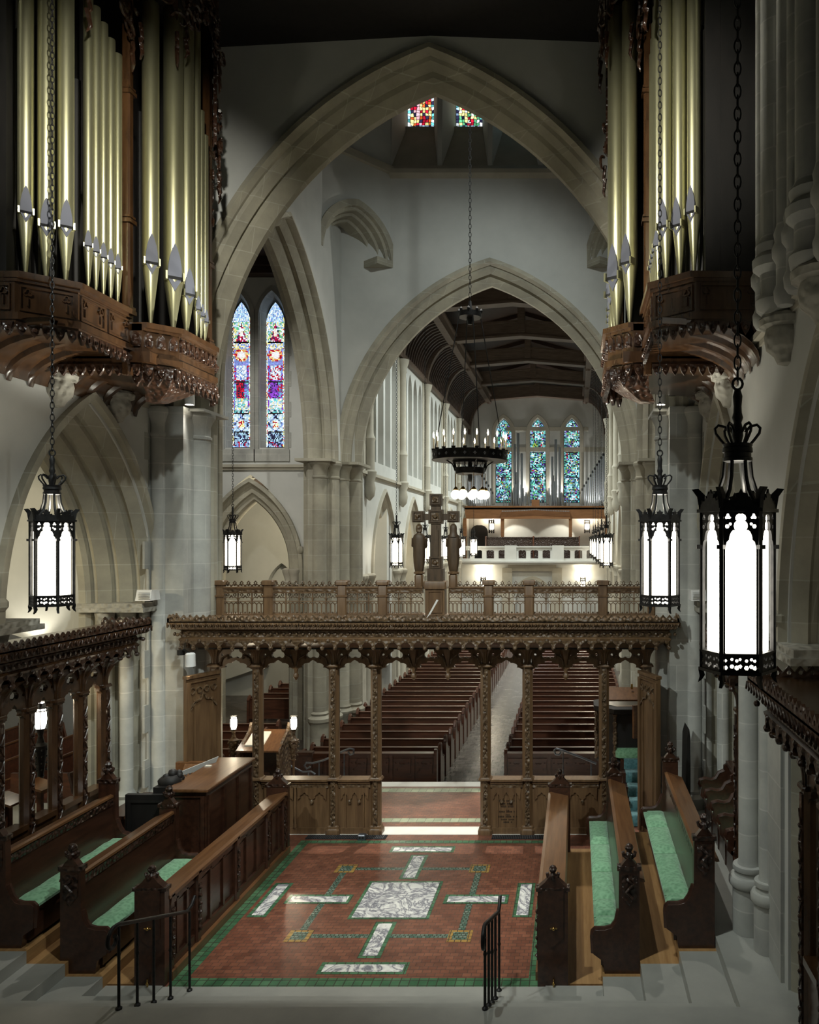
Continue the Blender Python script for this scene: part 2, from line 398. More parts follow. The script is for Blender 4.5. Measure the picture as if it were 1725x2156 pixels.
# stepped platforms under the choir stalls: marble in front, oak behind
for sg, nm in ((-1, 'left'), (1, 'right')):
    tm = MB(); tw = MB()
    for k, (a, z, yf) in enumerate(((2.79, .146, 8.34), (3.21, .29, 8.0), (3.64, .43, 7.70), (4.06, .56, 7.40))):
        b = (3.21, 3.64, 4.06, 4.75)[k]
        x0, x1 = sorted((AX+sg*a, AX+sg*b))
        if k < 3:
            tm.box(x0, x1, yf, 8.74, 0, z); tw.box(x0, x1, 8.74, 12.7, 0, z)
        else: tm.box(x0, x1, yf, 13.3, 0, z)
    x0, x1 = sorted((AX+sg*2.15, AX+sg*2.79)); tw.box(x0, x1, 8.82, 12.7, 0, .02)
    x0, x1 = sorted((AX+sg*2.15, AX+sg*2.79)); tm.box(x0, x1, 8.36, 8.80, 0, .012)
    struct('floor_stall_steps_'+nm, tm, 'marblefloor'); struct('floor_stall_boards_'+nm, tw, 'plankoak')
gr = MB(); gr.box(AX-4.7-3.6, AX-4.75, 2.0, 13.3, -.3, .56); struct('floor_aisle_left', gr, 'marblefloor')
gr = MB(); gr.box(AX+4.75, AX+4.75+3.6, 2.0, 13.3, -.3, .56); struct('floor_aisle_right', gr, 'marblefloor')

# ================================================================ CHANCEL SIDE WALLS with two arches each
HW = 4.59
def sidewall(sg, name):
    x = AX+sg*HW; F = YZ(x, sg); n = 12; CB = 6.0 if sg > 0 else 6.55
    A = (11.4, 3.98, 1.9, rad(1.9, 3.2)); pts = [(13.4, 0), (13.4, 14), (1.5, 14), (1.5, 0)]
    for cy in (CB, 11.4):
        pts += arch_line(cy, 3.98, 1.75, A[3]-.15, 0, 0.0, n)
    w = MB(); w.plate(pts, F, 0, .9)
    struct('wall_chancel_'+name, w, 'plaster')
    prof = [(.0,0),(.0,-.09),(-.05,-.1),(-.10,-.09),(-.12,.02),(-.16,.03),(-.27,.16),(-.23,.20),(-.23,.26),(-.30,.27),(-.42,.42),(-.38,.46),(-.38,.52),(-.45,.53),(-.58,.68),(-.54,.71),(-.54,.77),(-.60,.78),(-.65,.84),(-.65,.95)]
    for cy in (CB, 11.4):
        t = MB(); t.arch(F, cy, 3.98, 1.9, A[3], [(o, d) for o, d in prof[:5]], None, 20)
        t.arch(F, cy, 3.98, 1.9, A[3], [(o, d) for o, d in prof[4:]], 0.5, 20)
        # label stops
        for s2 in (-1, 1): t.ball(F(cy+s2*1.86, 3.98+.25, -.06), .10, 8)
        struct('trim_arch_'+name, t, 'stone', 25)
        # capitals and column shafts on both jambs
        c = MB(); k = MB()
        for s2 in (-1, 1):
            for off, d, r in ((1.70, .10, .09), (1.50, .32, .10), (1.33, .57, .10)):
                px, py, _ = F(cy+s2*off, 0, d)
                if sg > 0 and cy == CB and s2 > 0: continue
                c.lathe([(r*1.15, .56), (r*1.55, .60), (r*1.6, .72), (r*1.25, .78), (r*1.5, .84), (r*1.15, .9), (r, .93), (r, 3.52)], (px, py, 0), 14)
                k.lathe([(r, 3.50), (r*1.12, 3.54), (r*1.05, 3.60), (r*1.45, 3.80), (r*1.55, 3.84), (r*1.3, 3.86)], (px, py, 0), 12)
            u0, u1 = sorted((cy+s2*1.2, cy+s2*2.0))
            for z0, z1, e in ((3.86, 3.93, .04), (3.93, 4.0, .0)):
                k.box(min(x-sg*(.10+e), x+sg*.95), max(x-sg*(.10+e), x+sg*.95), u0-e, u1+e, z0, z1)
        struct('trim_columns_'+name, c, 'greystone', 40); struct('trim_capitals_'+name, k, 'carvedstone', 40)
    # string course
    t = MB(); F2 = F
    for v0, v1, d in ((7.20, 7.26, -.03), (7.26, 7.33, -.10), (7.33, 7.37, -.06)):
        t.plate(rect(1.5, 13.3, v0, v1), F, d, .05)
    struct('trim_string_'+name, t, 'plainstone')
    # grey ashlar pier between arches
    for y0, y1 in ((7.85, 9.55),):
        p = MB(); p.plate(rect(y0+.03, y1-.03, .5, 3.5), F, -.04, .02); struct('wall_pier_'+name, p, 'greystone')
    # carved corbels along the string
    for cy, cz, r in ((10.67, 7.18, .20), (12.05, 7.18, .20)) + (((7.75, 7.1, .22), (6.5, 7.15, .24)) if sg > 0 else ()):
        c = MB(); px, py, _ = F(cy, 0, -.02)
        c.lathe([(.03, -.36), (r*.4, -.34), (r*.55, -.27), (r*.9, -.20), (r*1.0, -.08), (r*.9, .0), (r*1.2, .02), (r*1.25, .08), (r*1.1, .12)], (px, py, cz), 14)
        tag(c.obj('carved_corbel', 'carvedstone', None, 40), 'leafy stone corbel '+
            {10.67: 'beneath the middle of the %s organ case', 12.05: 'beneath the far end of the %s organ case', 7.75: 'at the foot of the tall %s wall shaft beside the heavy chain', 6.5: 'at the foot of the nearest %s wall shaft, at the picture edge'}[cy] % name,
            'corbel', 'carved stone corbels')
sidewall(-1, 'left'); sidewall(1, 'right')
# right upper wall: clustered shafts with quoins
xr = AX+HW
for y0, y1, ym in ((7.15, 9.0, 7.72), (5.6, 6.95, 6.5)):
    t = MB(); t.box(xr-.06, xr+.1, y0, y1, 7.37, 13.5)
    for i in range(14):
        t.box(xr-.05, xr+.1, y1, y1+(.16 if i % 2 else .05), 7.4+i*.45, 7.4+i*.45+.45)
    struct('wall_shaft_pier_right', t, 'greystone')
    t = MB()
    for dy, r in ((0, .15), (.48, .09), (-.34, .08)):
        t.lathe([(r*.9, 7.22), (r*1.25, 7.27), (r*1.35, 7.36), (r*1.05, 7.42), (r*1.05, 7.62), (r*1.5, 7.68), (r*1.55, 7.76), (r*1.2, 7.82), (r*1.35, 7.9), (r*1.05, 7.97), (r, 8.0), (r, 13.5)], (xr-.13, ym+dy, 0), 16)
    struct('trim_wall_shaft_right', t, 'greystone', 40)
# the two free shafts and the flat pier between the right-hand arches
t = MB(); k = MB()
for x, y, r in ((1.98, 8.95, .122), (2.10, 8.52, .105)):
    t.lathe([(r*1.55, .56), (r*1.55, 1.08), (r*1.78, 1.09), (r*1.9, 1.12), (r*1.9, 1.17), (r*1.75, 1.20), (r*1.4, 1.205), (r*1.32, 1.26), (r*1.5, 1.265), (r*1.55, 1.29), (r*1.5, 1.32), (r*1.1, 1.325), (r, 1.38), (r, 3.5)], (x, y, 0), 20)
    k.lathe([(r, 3.48), (r*1.15, 3.52), (r*1.05, 3.58), (r*1.4, 3.78), (r*1.6, 3.84), (r*1.4, 3.88)], (x, y, 0), 14)
k.box(1.85, 2.9, 7.9, 9.25, 3.86, 4.0)
struct('trim_columns_right', t, 'greystone', 40); struct('trim_capitals_right', k, 'carvedstone', 40)
t = MB(); t.cham(2.07, 2.45, 7.95, 8.22, 1.12, 3.6, .03); t.box(2.12, 2.45, 8.0, 8.2, .56, 1.14); struct('wall_pier_slab_right', t, 'greystone')
# ceiling of the chancel
c = MB(); c.plate([(AX-4.8, 13.36), (AX, 13.62), (AX+4.8, 13.44), (AX+4.8, 14.2), (AX-4.8, 14.2)], XZ(0), -3, 13.36); struct('ceiling_chancel', c, 'blackoak')
# side chapels behind the arches
for sg, nm in ((-1, 'left'), (1, 'right')):
    b = MB(); xo = AX+sg*(HW+4.2); b.box(min(xo, xo+sg*.3), max(xo, xo+sg*.3), 1.5, 13.3, 0, 8); struct('wall_chapel_'+nm, b, 'plaster')
    b = MB(); b.plate([(min(xo, AX+sg*(HW+.9)), 8), (min(xo, AX+sg*(HW+.9)), 0)]+arch_line(AX+sg*7.1, 1.9, 1.45, rad(1.45, 1.6), 0, 0, 10)+[(max(xo, AX+sg*(HW+.9)), 0), (max(xo, AX+sg*(HW+.9)), 8)], XZ(13.0), 0, .3); b.box(min(xo, AX+sg*(HW+.9)), max(xo, AX+sg*(HW+.9)), 1.5, 1.8, 0, 8); struct('wall_chapel_end_'+nm, b, 'plaster')
    b = MB(); b.box(min(xo, AX+sg*(HW+.9)), max(xo, AX+sg*(HW+.9)), 1.5, 13.3, 7.2, 7.5); struct('ceiling_chapel_'+nm, b, 'plaster')
    t = MB(); F = frame((AX+sg*(HW+2.5), 9.6, 0), (sg, 0, 0), (0, 1, 0))
    t.plate([(-1.7, 7.2), (-1.7, .56)]+arch_line(0, 3.9, 1.35, rad(1.35, 2.0), 0, .56, 10)+[(1.7, .56), (1.7, 7.2)], F, 0, .4)
    struct('wall_chapel_arch_'+nm, t, 'plainstone')

# ================================================================ CHANCEL ARCH
def crosswall(name, y0, y1, cx, a, rise, spring, x0, x1, z0, ztop, hood, orders, mat='plaster', n=24):
    R = rad(a, rise); w = MB()
    w.plate([(x0, ztop), (x0, z0)]+arch_line(cx, spring, a, R, hood-.06, z0, n)+[(x1, z0), (x1, ztop)], XZ(y0), 0, y1-y0)
    struct('wall_'+name, w, mat)
    t = MB(); t.arch(XZ(y0), cx, spring, a, R, orders, z0, n); struct('trim_arch_'+name, t, 'stone', 25)
    return R
D = .80
ords = [(.50, .0), (.50, -.10), (.41, -.12), (.36, -.02), (.36, .04), (.30, .06), (.20, .18), (.25, .22), (.25, .29), (.16, .31), (.05, .42), (0, .46), (0, .60), (.05, .66), (.2, .7), (.24, .8), (.5, .8)]
crosswall('chancel_arch', 13.36, 14.16, AX, 3.9, 5.72, 7.2, AX-5.2, AX+5.2, 0, 14, .5, ords)
# responds of the chancel arch: grouped shafts with moulded capitals
def respond(name, cx, cy, cz0, ztop, shafts, cap, ang=0, mat='greystone', base=.9):
    s = MB(); k = MB()
    for dx, dy, r in shafts:
        s.lathe([(r*1.35, cz0), (r*1.35, cz0+base*.7), (r*1.6, cz0+base*.75), (r*1.6, cz0+base*.83), (r*1.15, cz0+base*.9), (r*1.25, cz0+base*.95), (r, cz0+base), (r, ztop)], (cx+dx, cy+dy, 0), 14)
        k.lathe([(r, ztop-.46), (r*1.12, ztop-.44), (r*1.12, ztop-.40), (r, ztop-.38), (r*1.02, ztop-.22), (r*1.3, ztop-.10), (r*1.42, ztop-.06), (r*1.42, ztop), (r*1.2, ztop+.04)], (cx+dx, cy+dy, 0), 14)
    struct('trim_shafts_'+name, s, mat, 40); struct('trim_capital_'+name, k, mat, 40)
for sg, nm in ((-1, 'left'), (1, 'right')):
    x = AX+sg*3.95
    b = MB(); xs = sorted((AX+sg*4.05, AX+sg*4.75)); b.box(xs[0], xs[1], 13.05, 14.3, 0, 7.25)
    for i in range(15):
        w = .12 if i % 2 else .0
        e = sorted((AX+sg*(4.585), AX+sg*4.62)); b.box(e[0], e[1], 13.05-w-.08, 13.1, 0.5+i*.45, .95+i*.45)
    struct('wall_respond_'+nm, b, 'greystone')
    respond('chancel_'+nm, x, 13.6, 0, 7.2, ((sg*.12, 0, .20), (sg*.30, -.30, .16), (sg*.30, .32, .16), (sg*.52, -.50, .13)), None)
    b = MB(); xs = sorted((AX+sg*3.80, AX+sg*4.6)); b.box(xs[0], xs[1], 13.25, 14.2, 7.2, 7.25); struct('trim_abacus_'+nm, b, 'greystone')

# ================================================================ CROSSING
crosswall('nave_arch', 22.7, 23.5, AX, 3.85, 5.35, 7.2, AX-5.1, AX+5.1, -.8, 15.62, .62, [(o*1.22, d) for o, d in ords])
for sg, nm in ((-1, 'left'), (1, 'right')):
    x = AX+sg*4.31; F = YZ(x, sg); R = rad(3.2, 5.0)
    w = MB(); w.plate([(14.1, 21), (14.1, -.8)]+arch_line(18.42, 7.2, 3.2, R, .44, -.8, 20)+[(22.75, -.8), (22.75, 21)], F, 0, .8); struct('wall_crossing_'+nm, w, 'plaster')
    t = MB(); t.arch(F, 18.42, 7.2, 3.2, R, ords, -.8, 20); struct('trim_arch_crossing_'+nm, t, 'stone', 35)
    respond('nave_'+nm, AX+sg*3.98, 23.0, -.8, 7.2, ((sg*.05, 0, .20), (sg*.26, -.30, .17), (sg*.26, .3, .17), (sg*.55, -.42, .15)), None, mat='stone', base=1.1)
    respond('transept_'+nm, AX+sg*4.62, 21.85, -.8, 7.2, ((0, -.1, .20), (-sg*.28, .2, .17), (sg*.28, .2, .17)), None, mat='stone', base=1.1)
    b = MB(); xs = sorted((AX+sg*3.72, AX+sg*5.2)); b.box(xs[0], xs[1], 22.4, 23.7, 7.2, 7.28); xs = sorted((AX+sg*4.2, AX+sg*5.2)); b.box(xs[0], xs[1], 21.4, 22.5, 7.2, 7.28); struct('trim_abacus_nave_'+nm, b, 'stone')
    # squinch across the corner and the slanting wall of the lantern above it
    P = Vector((AX+sg*4.31, 21.0, 0)); Q = Vector((AX+sg*2.88, 22.7, 0)); L = (Q-P).length; u = (Q-P).normalized(); wv = Vector((sg*abs(u.y), abs(u.x), 0))
    F = frame(P, u, wv); a = L/2
    w = MB(); w.plate([(0, 21), (0, 15.7)]+[(0, 13.0)]+arch_line(a, 13.0, a-.01, rad(a, 1.35), 0, None, 10)+[(L, 13.0), (L, 21)], F, 0, .3); struct('wall_lantern_slant_'+nm, w, 'plaster')
    t = MB(); t.arch(F, a, 13.0, a, rad(a, 1.35), [(.17, .3), (.17, -.06), (.0, -.05), (-.02, .06), (-.10, .08), (-.12, .26), (-.2, .28), (-.22, .5), (-.3, .52), (-.32, .9), (.17, .9)], 12.92, 12, cap=True)
    for e0, e1 in ((L-.5, L+.17),): t.plate(rect(e0, e1, 12.92, 13.12), F, -.05, .75)
    struct('trim_squinch_'+nm, t, 'stone', 35)
    t = MB(); t.plate(rect(0, L, 15.62, 15.82), F, -.14, .05); struct('trim_string_slant_'+nm, t, 'plainstone')
# lantern storey: sloping sills between thin piers, glazed lights above
w = MB(); x0 = AX-2.9; x1 = AX+2.9
t = MB(); t.add([(x0, 22.56, 15.62), (x1, 22.56, 15.62), (x1, 22.56, 15.74), (x0, 22.56, 15.74), (x0, 22.72, 15.9), (x1, 22.72, 15.9), (x1, 22.72, 15.5), (x0, 22.72, 15.5)], [(0,1,2,3), (3,2,5,4), (0,7,6,1)]); struct('trim_string_lantern', t, 'plainstone')
# glass designs: a grid of small pieces, coloured by a rule
def glass_window(name, cx, y, z0, w, spring, top, rule, nu, nv, seed=1, facing=-1, depth=.0, parent=None):
    rnd = random.Random(seed); vs = []; fs = []; cols = []
    hw = w/2; R = rad(hw, top-spring); c = R-hw; H = top-z0
    def halfw(z):
        if z <= spring: return hw
        return max(0.0, math.sqrt(max(0, R*R-(z-spring)**2))-c)
    jit = {}
    def pt(i, j):
        if (i, j) not in jit:
            du = 0 if i in (0, nu) else (rnd.random()-.5)*.55; dv = 0 if j in (0, nv) else (rnd.random()-.5)*.55
            z = z0+H*(j+dv)/nv; jit[i, j] = (-1+2*(i+du)/nu, z)
        return jit[i, j]
    for j in range(nv):
        for i in range(nu):
            q = [pt(i, j), pt(i+1, j), pt(i+1, j+1), pt(i, j+1)]
            q = [(max(-1, min(1, u))*halfw(min(z, top-.001)), z) for u, z in q]
            mu = sum(p[0] for p in q)/4; mv = sum(p[1] for p in q)/4
            col = rule(mu/hw, (mv-z0)/H, rnd, i, j)
            if col is None: continue
            k = len(vs)
            for u, z in q: vs.append((cx+mu+(u-mu)*.80, y, mv+(z-mv)*.84))
            fs.append((k, k+1, k+2, k+3)); cols.append(col)
    me = bpy.data.meshes.new(name); me.from_pydata(vs, [], fs); me.materials.append(MAT['stained'])
    at = me.color_attributes.new('glass', 'FLOAT_COLOR', 'CORNER')
    at.data.foreach_set('color', [v for col in cols for _ in range(4) for v in (*col, 1)])
    o = bpy.data.objects.new(name, me); COL.objects.link(o)
    b = MB(); b.plate([(cx+u, z) for u, z in lancet(0, z0, w+.05, spring, top+.03, 8)], XZ(y+.012), 0, .03)
    l = b.obj('leading', 'lead'); l.parent = o; o['kind'] = 'structure'
    if parent: o.parent = parent
    return o
def pick(r, cs, j=.35):
    c = r.choice(cs); k = 1-j+2*j*r.random()*.9; return tuple(max(0, v*k) for v in c)
WH = (.85, .95, 1.0); PB = (.35, .55, .85); SB = (.18, .28, .62); YL = (.8, .72, .28); RD = (.42, .01, .03); PU = (.17, .05, .42); TE = (.12, .5, .5); GR = (.1, .42, .2); DK = (.02, .02, .05); PK = (.6, .35, .4)
def figure(robe, sash):
    def rule(u, v, r, i, j):
        if abs(u) > .80: return pick(r, [WH, WH, YL, (.7, .8, .55), PB, (.5, .1, .1)], .5)
        for b in (.105, .235, .45, .72):
            if abs(v-b) < .005: return None
        if v < .04: return pick(r, [PB, SB, DK, RD], .5)
        if v < .105: return pick(r, [PB, DK, (.3, .5, .6), DK], .5)
        if v < .235:
            k = abs(math.sin((u*2.2+v*30))*math.sin((u*2.2-v*30)))
            if abs(u) < .28 and abs(v-.16) < .025: return pick(r, [RD, YL, WH])
            return pick(r, [DK, SB]) if k < .12 else pick(r, [PB, WH, (.5, .75, .85)], .3)
        if v < .255: return pick(r, [DK, TE, WH], .5)
        if v < .34: return pick(r, [WH, WH, TE, PB, YL], .5) if abs(u) < .7 else pick(r, [SB, PU])
        if v < .46:
            if abs(u+.15) < .4: return pick(r, [robe, robe, DK, tuple(x*1.5 for x in robe)], .4)
            return pick(r, [PU, SB, sash, TE], .5)
        if v < .56: return pick(r, [WH, PB, WH, sash], .4) if abs(u) < .55 else pick(r, [RD, SB, PU], .4)
        if v < .67:
            if (u*.5)**2+((v-.635)*9)**2 < .05: return pick(r, [(.9, .8, .75), WH], .2)
            if (u*.5)**2+((v-.635)*8)**2 < .13: return pick(r, [YL, RD, (.7, .3, .1)], .4)
            return pick(r, [SB, (.25, .25, .65)], .3)
        if v < .72: return pick(r, [YL, WH, SB], .4)
        if v < .86:
            g = abs(u) < (.86-v)*4.5
            if abs(u) < .2 and .76 < v < .82: return pick(r, [WH, (.9, .7, .5)])
            return pick(r, [RD, (.3, .01, .1), DK, WH], .4) if g else pick(r, [WH, PB, GR, YL], .4)
        return pick(r, [PB, WH, SB, (.4, .65, .9)], .4)
    return rule
def foliate(warm=0):
    def rule(u, v, r, i, j):
        if abs(u) > .82 or v > .965 or v < .015: return pick(r, [TE, (.05, .3, .2), PB, DK], .6)
        if abs(v-.6) < .005 or abs(v-.3) < .005 or abs(v-.02) < .004: return None
        n = math.sin(u*4+v*17)+math.sin(v*41-u*3)
        if r.random() < .04+.12*(n > 1.4): return pick(r, [RD, (.3, .05, .02), YL], .5)
        if n > .5: return pick(r, [WH, PB, (.3, .75, .75), TE, DK], .6)
        if n > -.5: return pick(r, [TE, GR, (.06, .25, .3), DK, DK, (.4, .7, .7)], .6)
        return pick(r, [DK, DK, PU, GR, SB, (.25, .35, .05), (.05, .2, .2)], .6)
    return rule
def lanternrule(cols):
    def rule(u, v, r, i, j):
        if abs(u) > .8 or v < .06: return pick(r, [WH, PB, TE, DK], .6)
        return pick(r, cols, .5)
    return rule
fx = [AX-2.19, AX-.73, AX+.73, AX+2.19]
w.plate([(x0, 21), (x0, 15.85), (x1, 15.85), (x1, 21)], XZ(23.6), 0, .2, [rect(c-.4, c+.4, 17.45, 19.5) for c in fx])
struct('wall_lantern', w, 'plaster')
sl = MB()
for c in fx:       # splayed sills
    sl.add([(c-.70, 22.72, 15.86), (c+.70, 22.72, 15.86), (c+.40, 23.6, 17.45), (c-.40, 23.6, 17.45)], [(0, 1, 2, 3)])
    sl.box(c-.44, c+.44, 23.52, 23.64, 17.30, 17.46)
struct('trim_sills_lantern', sl, 'plainstone')
pi = MB()
for c in [AX-2.92]+[AX-1.46, AX, AX+1.46]+[AX+2.92]:       # pointed piers between the lights
    pi.add([(c-.06, 22.72, 15.86), (c+.06, 22.72, 15.86), (c+.33, 23.62, 17.5), (c-.33, 23.62, 17.5), (c-.10, 22.85, 21), (c+.10, 22.85, 21), (c+.33, 23.62, 21), (c-.33, 23.62, 21)],
           [(0,1,5,4), (1,2,6,5), (3,0,4,7)])
struct('wall_lantern_piers', pi, 'plaster')
glass_window('window_5', fx[0]+.0, 23.66, 17.46, .8, 19.0, 19.5, lanternrule([RD, YL, YL, (.5, .1, .02), PK, DK]), 9, 22, 5)
glass_window('window_6', fx[1], 23.66, 17.46, .8, 19.0, 19.5, lanternrule([YL, WH, RD, GR, DK]), 9, 22, 6)
glass_window('window_7', fx[2], 23.66, 17.46, .8, 19.0, 19.5, lanternrule([TE, WH, SB, GR, DK, (.2, .4, .4)]), 9, 22, 7)
glass_window('window_8', fx[3], 23.66, 17.46, .8, 19.0, 19.5, lanternrule([TE, WH, SB, DK]), 9, 22, 8)
c = MB(); c.box(-8, 3, 14.0, 24, 20.8, 21); struct('ceiling_crossing', c, 'blackoak')

# ================================================================ TRANSEPT (left)
F = XZ(23.0); w = MB(); R = rad(1.52, 2.75)
xs = (-9.93, -8.92)
pts = [(-15, 13.5), (-15, -.8)]+arch_line(-9.56, 4.25, 1.46, R, 0, -.8, 14)+[(-6.5, -.8), (-6.5, 13.5)]
w.plate(pts, F, 0, .6, [lancet(c, 7.75, .72, 11.6, 12.45) for c in xs]); struct('wall_transept', w, 'plaster')
t = MB(); t.arch(F, -9.56, 4.25, 1.0, rad(1.0, 1.95), [(.56, 0), (.56, -.1), (.46, -.12), (.44, .02), (.36, .1), (.2, .12), (.18, .24), (.05, .28), (0, .36), (0, .62)], -.8, 16)
for s2 in (-1, 1): t.ball((-9.56+s2*1.5, 22.93, 4.75), .12, 8)
struct('trim_arch_transept', t, 'stone', 35)
k = MB()
for s2 in (-1, 1):
    for o, d in ((1.10, .1), (1.32, -.02)):
        k.lathe([(.11, 3.75), (.13, 3.8), (.11, 3.85), (.17, 4.05), (.19, 4.1), (.19, 4.17), (.16, 4.2)], (-9.56+s2*o, 23.0+d, 0), 12)
struct('trim_capitals_transept', k, 'plainstone', 40)
t = MB(); t.box(-15, -6.7, 22.86, 23.05, 7.17, 7.25); t.box(-15, -6.7, 22.92, 23.05, 7.10, 7.17); struct('trim_string_transept', t, 'plainstone')
t = MB()
for c in xs:
    t.arch(XZ(23.0), c, 11.6, .26, rad(.26, .6), [(.24, -.03), (.12, -.05), (.1, .05), (0, .28)], 7.4, 10)
    t.box(c-.52, c+.52, 22.95, 23.3, 7.35, 7.70)
for c in xs:
    for i in range(10):
        for s2 in (-1, 1):
            a0, a1 = sorted((c+s2*.49, c+s2*(.56 if i % 2 else .50))); t.box(a0, a1, 22.985, 23.02, 7.3+i*.45, 7.75+i*.45)
struct('trim_windows_transept', t, 'greystone')
glass_window('window_1', xs[0], 23.26, 7.80, .58, 11.35, 12.1, figure((.36, .01, .03), SB), 17, 110, 11)
glass_window('window_2', xs[1], 23.26, 7.80, .58, 11.35, 12.1, figure((.20, .05, .45), RD), 17, 110, 12)
b = MB(); b.box(-15, -14.7, 14, 23, -.8, 13.5); struct('wall_transept_end', b, 'plaster')
b = MB(); b.plate([(-15, 13.5), (-15, -.8)]+arch_line(-10.3, 1.6, 2.3, rad(2.3, 2.31), 0, -.8, 12)+[(-7.6, -.8), (-7.6, 13.5)], XZ(13.9), 0, .3); struct('wall_transept_near', b, 'plaster')
c = MB(); c.box(-15, -7.6, 14, 23.1, 13.2, 13.5)
for i in range(6): c.box(-15, -7.6, 15+i*1.5, 15.2+i*1.5, 12.95, 13.2)
c.box(-15, -7.6, 22.6, 23.0, 12.75, 13.2); struct('ceiling_transept', c, 'roofoak')
# aisle room seen through the transept arch
b = MB(); b.plate([(-15, 7), (-15, -.8)]+arch_line(-10.9, 3.2, .55, rad(.55, 1.0), 0, .4, 8)+[(-10.2, .4), (-10.2, -.8), (-8.9, -.8), (-8.9, .4)]+arch_line(-8.3, 3.2, .5, rad(.5, 1.0), 0, .4, 8)+[(-7.0, .4), (-7.0, 7)], XZ(29), 0, .3); struct('wall_aisle_left', b, 'plaster')
b = MB(); b.box(-15, -7.0, 29.5, 29.8, -.8, 7); struct('wall_aisle_back_left', b, 'plaster')
c = MB(); c.box(-15, -7.0, 23.3, 51, 6.9, 7.1); struct('ceiling_aisle_left', c, 'roofoak')
b = MB(); b.box(-15, -14.7, 23, 51, -.8, 7); struct('wall_aisle_outer_left', b, 'plaster')
# right transept, kept simple: only its light and walls can be met
b = MB(); b.box(2.6, 9.5, 23.0, 23.4, -.8, 13.5); b.box(9.2, 9.5, 14, 23.4, -.8, 13.5); b.box(2.6, 9.5, 13.9, 14.2, -.8, 13.5); struct('wall_transept_right', b, 'plaster')
c = MB(); c.box(2.6, 9.5, 14, 23.3, 13.2, 13.5); struct('ceiling_transept_right', c, 'roofoak')

